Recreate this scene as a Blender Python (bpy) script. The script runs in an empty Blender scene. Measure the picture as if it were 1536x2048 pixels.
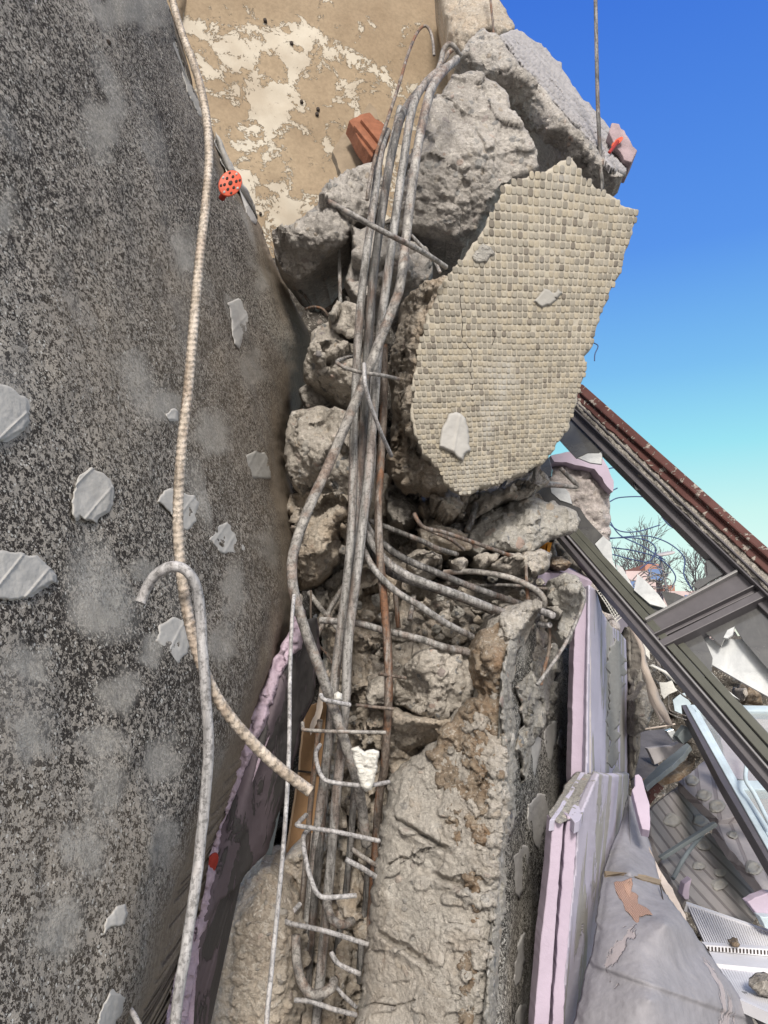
import bpy, math, random
import numpy as np
random.seed(7); np.random.seed(7)
S = bpy.context.scene
R = math.radians
# ------------------------------------------------------------ camera, sky, sun, exposure
F = 1547.0; CX, CY = 768.0, 1024.0; PITCH = R(10); CAMZ = 1.3
cp, sp = math.cos(PITCH), math.sin(PITCH)
cam = bpy.data.objects.new('camera', bpy.data.cameras.new('camera'))
S.collection.objects.link(cam); S.camera = cam
cam.location = (0, 0, CAMZ); cam.rotation_euler = (R(90) + PITCH, 0, 0)
cam.data.sensor_fit = 'VERTICAL'; cam.data.sensor_height = 24; cam.data.lens = F * 24 / 2048
cam.data.clip_start = 0.02; cam.data.clip_end = 2000
S.render.resolution_x = 768; S.render.resolution_y = 1024
SUN_EL, SUN_AZ = R(36), R(180)      # azimuth clockwise from +Y
w = bpy.data.worlds.new('World'); S.world = w; w.use_nodes = True
nt = w.node_tree; bg = nt.nodes['Background']
sky = nt.nodes.new('ShaderNodeTexSky'); sky.sky_type = 'NISHITA'; sky.sun_disc = False
sky.sun_elevation = SUN_EL; sky.sun_rotation = SUN_AZ
sky.altitude = 300; sky.air_density = 1.3; sky.dust_density = 0.4; sky.ozone_density = 2.2
bg.inputs[1].default_value = 0.10
# clear deep blue ahead, paler haze towards the horizon, unseen white fill light added overhead and behind the viewer
def wn(t, **k):
    n = nt.nodes.new(t)
    for a, b in k.items(): setattr(n, a, b)
    return n
tc = wn('ShaderNodeTexCoord'); sx = wn('ShaderNodeSeparateXYZ'); nt.links.new(tc.outputs['Generated'], sx.inputs[0])
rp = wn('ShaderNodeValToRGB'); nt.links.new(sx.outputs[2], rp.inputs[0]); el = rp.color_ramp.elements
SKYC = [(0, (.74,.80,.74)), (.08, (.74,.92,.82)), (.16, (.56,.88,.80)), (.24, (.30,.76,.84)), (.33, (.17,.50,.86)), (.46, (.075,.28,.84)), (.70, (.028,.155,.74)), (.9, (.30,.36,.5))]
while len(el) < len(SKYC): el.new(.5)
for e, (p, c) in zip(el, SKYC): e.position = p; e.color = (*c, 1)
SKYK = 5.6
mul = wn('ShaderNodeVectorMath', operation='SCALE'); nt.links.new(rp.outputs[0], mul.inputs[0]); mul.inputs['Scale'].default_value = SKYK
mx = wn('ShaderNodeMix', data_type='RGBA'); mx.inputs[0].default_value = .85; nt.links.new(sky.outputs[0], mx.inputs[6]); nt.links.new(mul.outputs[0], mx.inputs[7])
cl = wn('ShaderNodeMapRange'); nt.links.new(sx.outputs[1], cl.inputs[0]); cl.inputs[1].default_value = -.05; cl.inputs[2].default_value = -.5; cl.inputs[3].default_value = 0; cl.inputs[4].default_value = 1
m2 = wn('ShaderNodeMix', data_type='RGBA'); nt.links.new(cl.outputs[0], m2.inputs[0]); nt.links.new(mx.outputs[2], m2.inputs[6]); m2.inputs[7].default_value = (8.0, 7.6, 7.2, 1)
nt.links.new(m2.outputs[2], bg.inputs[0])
sl = bpy.data.lights.new('sun', 'SUN'); sl.energy = 2.2; sl.angle = R(12); sl.color = (1, .93, .83)
so = bpy.data.objects.new('sun', sl); S.collection.objects.link(so)
dx, dy, dz = math.sin(SUN_AZ)*math.cos(SUN_EL), math.cos(SUN_AZ)*math.cos(SUN_EL), math.sin(SUN_EL)
from mathutils import Vector
so.rotation_euler = Vector((dx, dy, dz)).to_track_quat('Z', 'Y').to_euler()
so.location = (0, -3, 8)
S.view_settings.view_transform = 'Standard'; S.view_settings.look = 'None'
S.view_settings.exposure = 0.85; S.view_settings.gamma = 1

# ------------------------------------------------------------ numpy noise
def _h(ix, iy, iz, s):
    with np.errstate(over='ignore'):
        n = ix.astype(np.uint32)*np.uint32(374761393) + iy.astype(np.uint32)*np.uint32(668265263) + iz.astype(np.uint32)*np.uint32(2246822519) + np.uint32((s*3266489917) & 0xffffffff)
        n = (n ^ (n >> np.uint32(13))) * np.uint32(1274126177)
        n = (n ^ (n >> np.uint32(15))) * np.uint32(2654435761)
        n = n ^ (n >> np.uint32(16))
    return n.astype(np.float64) / 4294967295.0
def vnoise(p, s=0):
    i = np.floor(p).astype(np.int64); f = p - i; f = f*f*(3-2*f)
    r = 0
    for a in (0, 1):
        for b in (0, 1):
            for c in (0, 1):
                wgt = (f[:,0] if a else 1-f[:,0])*(f[:,1] if b else 1-f[:,1])*(f[:,2] if c else 1-f[:,2])
                r = r + wgt*_h(i[:,0]+a, i[:,1]+b, i[:,2]+c, s)
    return r*2-1
def fbm(p, o=4, s=0, g=.5):
    r = 0; a = 1
    for k in range(o):
        r = r + a*vnoise(p*(2**k)+k*7.3, s+k); a *= g
    return r
def worley(p, s=0):
    i = np.floor(p).astype(np.int64); n = len(p)
    f1 = np.full(n, 9.); cid = np.zeros((n, 3)); cc = np.zeros((n, 3)); f2 = np.full(n, 9.)
    for a in (-1, 0, 1):
        for b in (-1, 0, 1):
            for c in (-1, 0, 1):
                x, y, z = i[:,0]+a, i[:,1]+b, i[:,2]+c
                q = np.stack([x+_h(x,y,z,s), y+_h(x,y,z,s+1), z+_h(x,y,z,s+2)], 1)
                d = np.sqrt(((p-q)**2).sum(1)); m = d < f1
                f2 = np.where(m, f1, np.minimum(f2, d)); f1 = np.where(m, d, f1)
                cc[m] = q[m]; cid[m] = np.stack([x, y, z], 1)[m]
    rnd = [_h(cid[:,0].astype(np.int64), cid[:,1].astype(np.int64), cid[:,2].astype(np.int64), s+10+k) for k in range(4)]
    return f1, f2, p-cc, rnd

# ------------------------------------------------------------ geometry helpers
def W(px, py, d):
    """point of the place seen at photo position (px,py), standing at world Y = d"""
    px, py, d = np.broadcast_arrays(np.asarray(px, float), np.asarray(py, float), np.asarray(d, float))
    x = (px-CX)/F; y = (CY-py)/F; t = d/(cp - y*sp)
    return np.stack([x*t, d, CAMZ + (sp + y*cp)*t], -1)
def plane(*q):
    """depth over the photo for the flat plane through three (px,py,d) points"""
    P = [W(*a) for a in q]; n = np.cross(P[1]-P[0], P[2]-P[0]); k = n@(P[0]-np.array([0,0,CAMZ]))
    def f(px, py):
        r = W(px, py, np.ones_like(np.asarray(px, float))) - np.array([0,0,CAMZ])
        return k/(r@n)
    return f
def const(d): return lambda px, py: np.full(np.shape(px), float(d))
def ctl(pts, base=None):
    """depth from control points, linear radial basis"""
    P = np.array(pts, float); n = len(P)
    A = np.sqrt(((P[:,None,:2]-P[None,:,:2])**2).sum(2))
    M = np.zeros((n+1, n+1)); M[:n,:n] = A; M[:n,n] = 1; M[n,:n] = 1
    wv = np.linalg.solve(M + np.eye(n+1)*1e-6, np.append(P[:,2], 0))
    def f(px, py):
        px = np.asarray(px, float); py = np.asarray(py, float); r = np.full(px.shape, wv[n])
        for k in range(n): r = r + wv[k]*np.hypot(px-P[k,0], py-P[k,1])
        return r
    return f
def densify(poly, step=6, rag=0, seed=0, closed=True):
    P = np.array(poly, float); out = []
    n = len(P)
    for i in range(n if closed else n-1):
        a, b = P[i], P[(i+1) % n]; m = max(1, int(np.hypot(*(b-a))/step))
        for k in range(m): out.append(a + (b-a)*k/m)
    if not closed: out.append(P[-1])
    out = np.array(out)
    if rag:
        q = np.concatenate([out/14., np.zeros((len(out), 1))], 1)
        out = out + rag*np.stack([fbm(q, 3, 50+seed, .6), fbm(q, 3, 90+seed, .6)], 1)
    return out
def inside(poly, x, y):
    r = np.zeros(x.shape, bool); n = len(poly); j = n-1
    for i in range(n):
        xi, yi = poly[i]; xj, yj = poly[j]
        if yi != yj: r ^= ((yi > y) != (yj > y)) & (x < (xj-xi)*(y-yi)/(yj-yi)+xi)
        j = i
    return r
def nearest(poly, x, y):
    n = len(poly); best = np.full(x.shape, 1e18); bx = np.zeros(x.shape); by = np.zeros(x.shape)
    for i in range(n):
        a = poly[i]; b = poly[(i+1) % n]; v = b-a; L = v@v + 1e-9
        t = np.clip(((x-a[0])*v[0]+(y-a[1])*v[1])/L, 0, 1); qx = a[0]+t*v[0]; qy = a[1]+t*v[1]
        d = (x-qx)**2+(y-qy)**2; m = d < best; best = np.where(m, d, best); bx = np.where(m, qx, bx); by = np.where(m, qy, by)
    return np.sqrt(best), bx, by
def link(o, parent=None):
    S.collection.objects.link(o)
    if parent is not None:
        o.parent = parent
        o.matrix_parent_inverse.identity(); o.location = Vector(o.location) - Vector(parent['_w'])
    return o
def meshobj(name, V, faces, mat, parent=None, smooth=True, col=None, uv=None, origin=None):
    V = np.asarray(V, float); c = V.mean(0) if origin is None else np.asarray(origin, float)
    me = bpy.data.meshes.new(name)
    if isinstance(faces, np.ndarray):
        k = faces.shape[1]; nf = len(faces)
        me.vertices.add(len(V)); me.vertices.foreach_set('co', (V-c).astype(np.float32).ravel())
        me.loops.add(nf*k); me.loops.foreach_set('vertex_index', faces.astype(np.int32).ravel())
        me.polygons.add(nf); me.polygons.foreach_set('loop_start', np.arange(0, nf*k, k, dtype=np.int32))
        me.polygons.foreach_set('loop_total', np.full(nf, k, np.int32)); me.update(calc_edges=True)
    else:
        me.from_pydata([tuple(v) for v in (V-c)], [], faces); me.update()
    me.polygons.foreach_set('use_smooth', np.full(len(me.polygons), smooth))
    if col is not None:
        a = me.color_attributes.new('tone', 'FLOAT_COLOR', 'POINT'); a.data.foreach_set('color', np.asarray(col, np.float32).ravel())
    if mat is not None: me.materials.append(mat)
    me.validate()
    o = bpy.data.objects.new(name, me); o.location = c; link(o, parent); o['_w'] = c.tolist()
    return o
def tag(o, label=None, cat=None, group=None, kind=None):
    if label: o['label'] = label
    if cat: o['category'] = cat
    if group: o['group'] = group
    if kind: o['kind'] = kind
    return o
def thing(name, loc, label, cat, group=None):
    o = bpy.data.objects.new(name, None); o.location = loc; o['_w'] = list(map(float, loc)); o.empty_display_size = .05
    S.collection.objects.link(o); return tag(o, label, cat, group)

def patch(name, poly, dfn, mat, T=.1, Rp=None, step=3.0, th=.25, rag=4, seed=0, peb=.004, pebs=45, rough=.009, fine=.0022, mid=None, fac=.25, facs=9, hf=None, parent=None, shrink=.8, smooth=True, uvfn=None, post=None, colfn=None, ang=0, chip=None, rmask=None):
    """a lump whose outline is seen as poly: front relief + broken sides + back"""
    P = densify(poly, max(5, step*1.6), rag, seed)
    x0, y0 = P.min(0)-step; x1, y1 = P.max(0)+step
    gx = np.arange(x0, x1+step, step); gy = np.arange(y0, y1+step, step); nx, ny = len(gx), len(gy)
    X, Y = np.meshgrid(gx, gy)
    cin = inside(P, X[:-1,:-1]+step/2, Y[:-1,:-1]+step/2)
    jj, ii = np.nonzero(cin); a = jj*nx+ii
    Q = np.stack([a, a+nx, a+nx+1, a+1], 1)
    used, inv = np.unique(Q, return_inverse=True); Q = inv.reshape(Q.shape)
    x = X.ravel()[used]; y = Y.ravel()[used]
    E = np.concatenate([Q[:, [k, (k+1) % 4]] for k in range(4)]); key = E[:,0]*10**7+E[:,1]; rk = E[:,1]*10**7+E[:,0]
    bE = E[~np.isin(key, rk)]
    bv = np.unique(bE)
    d, nxp, nyp = nearest(P, x, y)
    isb = np.zeros(len(x), bool); isb[bv] = True
    x = np.where(isb, nxp, x); y = np.where(isb, nyp, y); d = np.where(isb, 0, d)
    if mid is None: mid = .0035 if rough > .0085 else 0
    if chip is None: chip = .0045 if rough > .0065 else 0
    if Rp is None: Rp = .45*min(x1-x0, y1-y0)
    t = np.clip(d/Rp, 0, 1); prof = np.sqrt(np.clip(1-(1-t)**2, 0, 1))
    D = dfn(x, y); h = T*prof
    if ang:
        ra = np.random.RandomState(seed+500); hx, hy = (x1-x0)/2, (y1-y0)/2; u_, v_ = (x-(x0+x1)/2)/hx, (y-(y0+y1)/2)/hy
        for k in range(ang):
            a = 2*np.pi*(k+ra.uniform(-.35,.35))/ang; s_ = ra.uniform(.35,1.)
            h = np.minimum(h, T*(ra.uniform(.72,1.05)-s_*.62*(math.cos(a)*u_+math.sin(a)*v_)))
        h = np.maximum(h, 0)
    if hf is not None: h = h + hf(x, y, d)
    V = W(x, y, D-h)
    edge = np.clip(d/(2.5*step), 0, 1)
    if fac:
        q = V*facs + seed*3.1
        q = q + .25*np.stack([vnoise(q, 5), vnoise(q, 6), vnoise(q, 7)], 1)
        f1, f2, off, rn = worley(q, seed)
        sl_ = (off[:,0]*(rn[0]-.5)+off[:,2]*(rn[1]-.5))*2.6 + (rn[2]-.5)*.2
        V = V + np.stack([0*x, -fac*T*edge*sl_, 0*x], 1)
    def normals(V):
        a, b, c, e = (V[Q[:,k]] for k in range(4)); fn = np.cross(c-a, e-b)
        N = np.zeros_like(V)
        for k in range(4):
            for ax in range(3): N[:,ax] += np.bincount(Q[:,k], fn[:,ax], len(V))
        return N/(np.linalg.norm(N, axis=1, keepdims=True)+1e-12)
    N = normals(V); 
    if (N[:,1].mean() > 0): N = -N; Q = Q[:, ::-1]; bE = bE[:, ::-1]
    if rough or peb or fine:
        hN = rough*fbm(V*14+seed, 3, seed+3)
        V = V + N*(hN*edge)[:,None]; N2 = normals(V); N2 = np.where((N2[:,1] > 0)[:,None], -N2, N2) if False else N
        hh = 0
        if peb:
            q = V*pebs+seed; q = q+.2*np.stack([vnoise(q*1.7, 15), vnoise(q*1.7, 16), vnoise(q*1.7, 17)], 1)
            f1, f2, off, rn = worley(q, seed+31); r = .3+.35*rn[0]
            dome = np.sqrt(np.clip(1-(f1/r)**2, 0, 1)); hh = hh + peb*np.where(rn[1] < .55, dome, -.5*dome*(rn[1] > .8))
        if fine: hh = hh + fine*fbm(V*95, 3, seed+8, .6)
        if chip:
            q = V*34+seed*1.3; q = q+.22*np.stack([vnoise(q*1.3, 25), vnoise(q*1.3, 26), vnoise(q*1.3, 27)], 1)
            f1, f2, off, rn = worley(q, seed+77); hh = hh + chip*((off*np.stack([rn[0]-.5, rn[1]-.5, rn[2]-.5], 1)).sum(1)*2.6+(rn[3]-.5)*.5)
            q = V*110+seed*2.3; f1, f2, off, rn = worley(q, seed+177); hh = hh + .4*chip*((off*np.stack([rn[0]-.5, rn[1]-.5, rn[2]-.5], 1)).sum(1)*2.6+(rn[3]-.5)*.6)
        if mid: hh = hh + mid*(.5-np.abs(fbm(V*30, 3, seed+18, .55)))
        if rmask is not None: hh = hh*rmask(x, y)
        V = V + N*(hh*edge)[:,None]
    if post is not None: V = post(V, x, y, d)
    # sides and back
    c = V.mean(0); nb = len(bv); mp = np.full(len(V), -1); mp[bv] = np.arange(nb)
    rings = []; base = V[bv]
    for k, (s_, dd) in enumerate(((1+.02*(shrink < .95), .25), (shrink*.5+.5, .7), (shrink, 1.))):
        rp = base + 0; rp[:,0] = c[0]+(base[:,0]-c[0])*s_; rp[:,2] = c[2]+(base[:,2]-c[2])*s_; rp[:,1] = base[:,1]+th*dd
        if rough: rp = rp + .6*rough*np.stack([fbm(rp*20, 2, 70+a) for a in range(3)], 1)
        rings.append(rp)
    allV = [V]+rings; nV = len(V); idx = [bv_ for bv_ in [None]]
    faces = [Q]; a, b = bE[:,0], bE[:,1]; pa, pb = a, b
    for k in range(3):
        qa, qb = nV+k*nb+mp[a], nV+k*nb+mp[b]
        faces.append(np.stack([pb, pa, qa, qb], 1)); pa, pb = qa, qb
    cen = V.mean(0)+[0, th, 0]; allV.append(cen[None]); ci = nV+3*nb
    allV = np.concatenate(allV)
    # cap as quads with a repeated centre avoided: use tiny inner ring
    inner = np.concatenate([cen[None]+(rings[2]-cen)*.02]); allV = np.concatenate([allV[:-1], inner])
    qa, qb = ci+mp[a], ci+mp[b]; faces.append(np.stack([pb, pa, qa, qb], 1))
    cl_ = None
    if colfn is not None:
        cl_ = np.ones((len(allV), 4)); cc_ = colfn(x, y); cl_[:len(x),:3] = cc_ if cc_.ndim == 2 else cc_[:,None]
        if cc_.ndim == 2: cl_[len(x):,1:3] = 0
    return meshobj(name, allV, np.concatenate(faces), mat, parent, smooth, col=cl_)

def catmull(P, n=8):
    P = np.array(P, float); P = np.vstack([2*P[0]-P[1], P, 2*P[-1]-P[-2]]); out = []
    for i in range(1, len(P)-2):
        for t in np.arange(n)/n:
            a, b, c, d = P[i-1], P[i], P[i+1], P[i+2]
            out.append(.5*((2*b)+(c-a)*t+(2*a-5*b+4*c-d)*t*t+(3*b-a-3*c+d)*t**3))
    out.append(P[-2]); return np.array(out)
def tube3(name, P, r, mat, parent=None, seg=10, smoothpath=True, ds=None, rib=False, rfn=None, wob=0.0, join=None):
    """P: world points; r: metres"""
    C = catmull(P, 12) if smoothpath else np.array(P, float)
    L = np.append(0, np.cumsum(np.linalg.norm(np.diff(C, axis=0), axis=1)))
    ds = ds or max(r*.55, L[-1]/600); m = max(3, int(L[-1]/ds)); s = np.linspace(0, L[-1], m)
    C = np.stack([np.interp(s, L, C[:,k]) for k in range(3)], 1)
    T = np.gradient(C, axis=0); T /= np.linalg.norm(T, axis=1, keepdims=True)+1e-12
    up = np.array([0.13, -1, .21]); Nn = np.cross(T, up); Nn /= np.linalg.norm(Nn, axis=1, keepdims=True)+1e-12
    for i in range(1, m):   # parallel transport
        v = Nn[i-1]-T[i]*(Nn[i-1]@T[i]); l = np.linalg.norm(v); Nn[i] = v/l if l > 1e-6 else Nn[i-1]
    B = np.cross(T, Nn); th = np.arange(seg)/seg*2*np.pi
    rr = np.full((m, seg), r)
    if rfn is not None: rr = rr*rfn(s/L[-1])[:,None]
    if rib:
        ph = (s[:,None]/.0088 + np.abs(((th/np.pi) % 1)-.5)[None]*1.5) % 1
        side = np.abs(np.sin(th))[None] > .25
        rr = rr + np.where(side, .0021*np.clip(1-np.abs(ph-.5)/.24, 0, 1), .0011)
    V = C[:,None]+rr[...,None]*(np.cos(th)[None,:,None]*Nn[:,None]+np.sin(th)[None,:,None]*B[:,None])
    V = V.reshape(-1, 3)
    if wob: V = V + wob*np.stack([fbm(V*45, 2, 11+k) for k in range(3)], 1)
    a = (np.arange(m-1)[:,None]*seg+np.arange(seg)[None]).ravel(); b = (np.arange(m-1)[:,None]*seg+(np.arange(seg)+1)[None] % seg).ravel()
    Fq = np.stack([a, b, b+seg, a+seg], 1)
    # end caps: a smaller ring set slightly out, then closed by an n-gon quad strip
    capV = []; capF = []
    for e, off, sgn in ((0, 0, -1), (m-1, (m-1)*seg, 1)):
        base = len(V)+len(capV); c = C[e]+sgn*T[e]*r*.12
        ring = V[off:off+seg]; capV += [c+(v-C[e])*.82 for v in ring]
        capV += [c+(v-C[e])*.01 for v in ring]
        for k in range(seg):
            k2 = (k+1) % seg
            capF += [(off+k, base+k, base+k2, off+k2) if sgn > 0 else (off+k, off+k2, base+k2, base+k)] if False else [(off+k, off+k2, base+k2, base+k)]
            capF += [(base+k, base+k2, base+seg+k2, base+seg+k)]
    V = np.concatenate([V, np.array(capV)]); Fq = np.concatenate([Fq, np.array(capF)])
    if join is not None: join.append((V, Fq)); return None
    return meshobj(name, V, Fq, mat, parent)
def bar(pts, rpx, mat, label=None, cat='rebar', group=None, name='rebar', parent=None, **k):
    q = np.array(pts, float); P = W(q[:,0], q[:,1], q[:,2]); r = rpx*q[:,2].mean()/F
    o = tube3(name, P, r, mat, parent, **k)
    if label: tag(o, label, cat, group)
    return o
def merge(parts):
    Vs, Fs, n = [], [], 0
    for V, Fq in parts: Vs.append(V); Fs.append(Fq+n); n += len(V)
    return np.concatenate(Vs), np.concatenate(Fs)
def slabpoly(name, poly, dfn, th, mat, parent=None, rag=0, bevel=0, seed=0, dirv=None, smooth=False, join=None):
    """flat piece: polygon lying on the depth surface dfn, with thickness th away from the viewer along its normal"""
    P = densify(poly, 8 if rag else 1e9, rag, seed) if rag else np.array(poly, float)
    V = W(P[:,0], P[:,1], dfn(P[:,0], P[:,1])); n = len(V); c = V.mean(0)
    nrm = np.zeros(3)
    for i in range(n): nrm += np.cross(V[i]-c, V[(i+1) % n]-c)
    nrm /= np.linalg.norm(nrm); 
    if nrm@(c-np.array([0, 0, CAMZ])) < 0: nrm = -nrm
    if dirv is not None: nrm = np.array(dirv, float)
    VV = np.concatenate([V, V+nrm*th]); fs = [list(range(n)), list(range(2*n-1, n-1, -1))]
    fs += [[i, i+n, (i+1) % n+n, (i+1) % n] for i in range(n)]
    o = meshobj(name, VV, fs, mat, parent, smooth)
    if bevel:
        m = o.modifiers.new('bevel', 'BEVEL'); m.width = bevel; m.segments = 2; m.limit_method = 'ANGLE'
    return o
def box_between(name, a, b, wv, hv, mat, parent=None, bevel=.001):
    """straight bar from a to b with half-extent vectors wv, hv"""
    a, b, wv, hv = map(lambda q: np.array(q, float), (a, b, wv, hv))
    V = [e+i*wv+j*hv for e in (a, b) for i, j in ((-1,-1),(1,-1),(1,1),(-1,1))]
    o = meshobj(name, V, [[0,1,2,3],[7,6,5,4],[0,4,5,1],[1,5,6,2],[2,6,7,3],[3,7,4,0]], mat, parent, False)
    if bevel: m = o.modifiers.new('bevel', 'BEVEL'); m.width = bevel; m.segments = 2
    return o

# ------------------------------------------------------------ materials
class NB:
    def __init__(s, name):
        s.m = bpy.data.materials.new(name); s.m.use_nodes = True; s.t = s.m.node_tree; s.b = s.t.nodes['Principled BSDF']
        s.co = s.t.nodes.new('ShaderNodeTexCoord').outputs['Object']; s.b.inputs['Roughness'].default_value = .9
        s.b.inputs['Specular IOR Level'].default_value = .3
    def put(s, sock, v):
        if isinstance(v, bpy.types.NodeSocket): s.t.links.new(v, sock)
        elif isinstance(v, (tuple, list)) and len(v) == 3 and sock.type == 'RGBA': sock.default_value = (*v, 1)
        else: sock.default_value = v
    def noise(s, sc, det=4, ro=.55, co=None, dist=0, out=0):
        n = s.t.nodes.new('ShaderNodeTexNoise'); s.put(n.inputs['Vector'], co or s.co); n.inputs['Scale'].default_value = sc
        n.inputs['Detail'].default_value = det; n.inputs['Roughness'].default_value = ro; n.inputs['Distortion'].default_value = dist
        return n.outputs[out]
    def vor(s, sc, co=None, feat='F1', rnd=1):
        n = s.t.nodes.new('ShaderNodeTexVoronoi'); n.feature = feat; s.put(n.inputs['Vector'], co or s.co)
        n.inputs['Scale'].default_value = sc; n.inputs['Randomness'].default_value = rnd; return n
    def mapv(s, scale, rot=(0,0,0), co=None, loc=(0,0,0)):
        n = s.t.nodes.new('ShaderNodeMapping'); s.put(n.inputs[0], co or s.co); n.inputs['Scale'].default_value = scale
        n.inputs['Rotation'].default_value = rot; n.inputs['Location'].default_value = loc; return n.outputs[0]
    def ramp(s, f, stops, interp='LINEAR'):
        n = s.t.nodes.new('ShaderNodeValToRGB'); s.put(n.inputs[0], f); e = n.color_ramp.elements; n.color_ramp.interpolation = interp
        while len(e) < len(stops): e.new(.5)
        for k, (p, c) in enumerate(stops):
            e[k].position = p; e[k].color = (c, c, c, 1) if isinstance(c, (int, float)) else (*c, 1)
        return n.outputs[0]
    def mix(s, f, a, b, mode='MIX'):
        n = s.t.nodes.new('ShaderNodeMix'); n.data_type = 'RGBA'; n.blend_type = mode
        s.put(n.inputs[0], f); s.put(n.inputs[6], a); s.put(n.inputs[7], b); return n.outputs[2]
    def math(s, op, a, b=0., c=0.):
        n = s.t.nodes.new('ShaderNodeMath'); n.operation = op; s.put(n.inputs[0], a); s.put(n.inputs[1], b); s.put(n.inputs[2], c); return n.outputs[0]
    def sep(s, c):
        n = s.t.nodes.new('ShaderNodeSeparateColor'); s.put(n.inputs[0], c); return n.outputs
    def bump(s, h, dist, strength=1., nrm=None):
        n = s.t.nodes.new('ShaderNodeBump'); s.put(n.inputs['Height'], h); n.inputs['Distance'].default_value = dist; n.inputs['Strength'].default_value = strength
        if nrm is not None: s.put(n.inputs['Normal'], nrm)
        return n.outputs[0]
    def done(s, color=None, rough=None, nrm=None, metal=None):
        if color is not None: s.put(s.b.inputs['Base Color'], color)
        if rough is not None: s.put(s.b.inputs['Roughness'], rough)
        if nrm is not None: s.put(s.b.inputs['Normal'], nrm)
        if metal is not None: s.put(s.b.inputs['Metallic'], metal)
        return s.m
def concrete(name, light=(.60,.55,.485), dark=(.36,.32,.275), peb=48, pebamt=.8, stain=None, stainamt=.5, bump=1.0):
    s = NB(name)
    wv = s.mix(.03, s.co, s.noise(25, 2, out=1), 'ADD')
    base = s.mix(s.ramp(s.noise(6, 6, .6), [(.35, 0), (.65, 1)]), dark, light)
    base = s.mix(s.ramp(s.noise(130, 4, .7), [(.33, .45), (.55, 0)]), base, (.12,.11,.10))
    base = s.mix(s.ramp(s.noise(70, 5, .7, dist=1.5), [(.54, 0), (.64, .6)]), base, (.74,.70,.64))
    v = s.vor(peb, wv); c = s.sep(v.outputs['Color']); dd = v.outputs['Distance']
    rad = s.math('MULTIPLY', c[0], .5)
    pm = s.ramp(s.math('SUBTRACT', rad, dd), [(.0, 0), (.06, 1)])
    pcol = s.ramp(c[1], [(0, (.16,.17,.185)), (.2, (.27,.28,.29)), (.38, (.62,.58,.52)), (.55, (.36,.29,.22)), (.72, (.72,.69,.64)), (.86, (.5,.37,.31)), (1, (.20,.20,.22))])
    base = s.mix(s.math('MULTIPLY', pm, pebamt), base, pcol)
    if stain:
        base = s.mix(s.math('MULTIPLY', s.ramp(s.noise(7, 5, .65, dist=.5), [(.48, 0), (.66, 1)]), stainamt), base, stain)
    v2 = s.vor(peb*2.6, wv); pit = s.ramp(v2.outputs['Distance'], [(.0, 0), (.13, 1)]); psel = s.ramp(s.sep(v2.outputs['Color'])[0], [(.80, 1), (.82, 0)])
    pit = s.math('MAXIMUM', pit, psel)
    base = s.mix(s.math('SUBTRACT', 1., pit), base, (.06,.055,.05))
    h = s.math('ADD', s.noise(160, 6, .72), s.math('MULTIPLY', s.math('MULTIPLY', pm, s.math('SUBTRACT', 1., s.math('MULTIPLY', dd, 1.5))), .5))
    h = s.math('ADD', h, s.math('MULTIPLY', pit, .35))
    n1 = s.bump(s.noise(38, 5, .65), .012, .7*bump)
    return s.done(base, .95, s.bump(h, .009, 1.*bump, n1))
def flat(name, col, rough=.8, var=.25, sc=20, bumpd=.001, metal=0, spec=.3):
    s = NB(name); b = s.mix(s.ramp(s.noise(sc, 6, .65), [(.3, 0), (.7, 1)]), tuple(c*(1-var) for c in col), tuple(min(1, c*(1+var*.5)) for c in col))
    s.b.inputs['Specular IOR Level'].default_value = spec
    return s.done(b, rough, s.bump(s.noise(sc*6, 5, .7), bumpd, .8), metal)
M = {}
M['conc'] = concrete('concrete', (.62,.57,.51), (.38,.345,.30))
M['conc_grey'] = concrete('grey_concrete', (.60,.565,.53), (.36,.335,.315), 42, .6)
M['conc_warm'] = concrete('sandy_concrete', (.60,.535,.455), (.41,.355,.295), 55, .5, (.48,.33,.2), .35)
M['conc_dust'] = concrete('dusty_concrete', (.61,.575,.53), (.45,.42,.38), 60, .35, (.33,.24,.16), .3)
M['conc_brown'] = concrete('soil_stained_concrete', (.42,.345,.265), (.24,.185,.135), 60, .2, (.24,.14,.07), .8)
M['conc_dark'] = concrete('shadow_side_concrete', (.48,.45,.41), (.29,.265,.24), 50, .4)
M['gravelly'] = concrete('gravelly_concrete', (.54,.52,.48), (.36,.345,.32), 34, .9)
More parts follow.
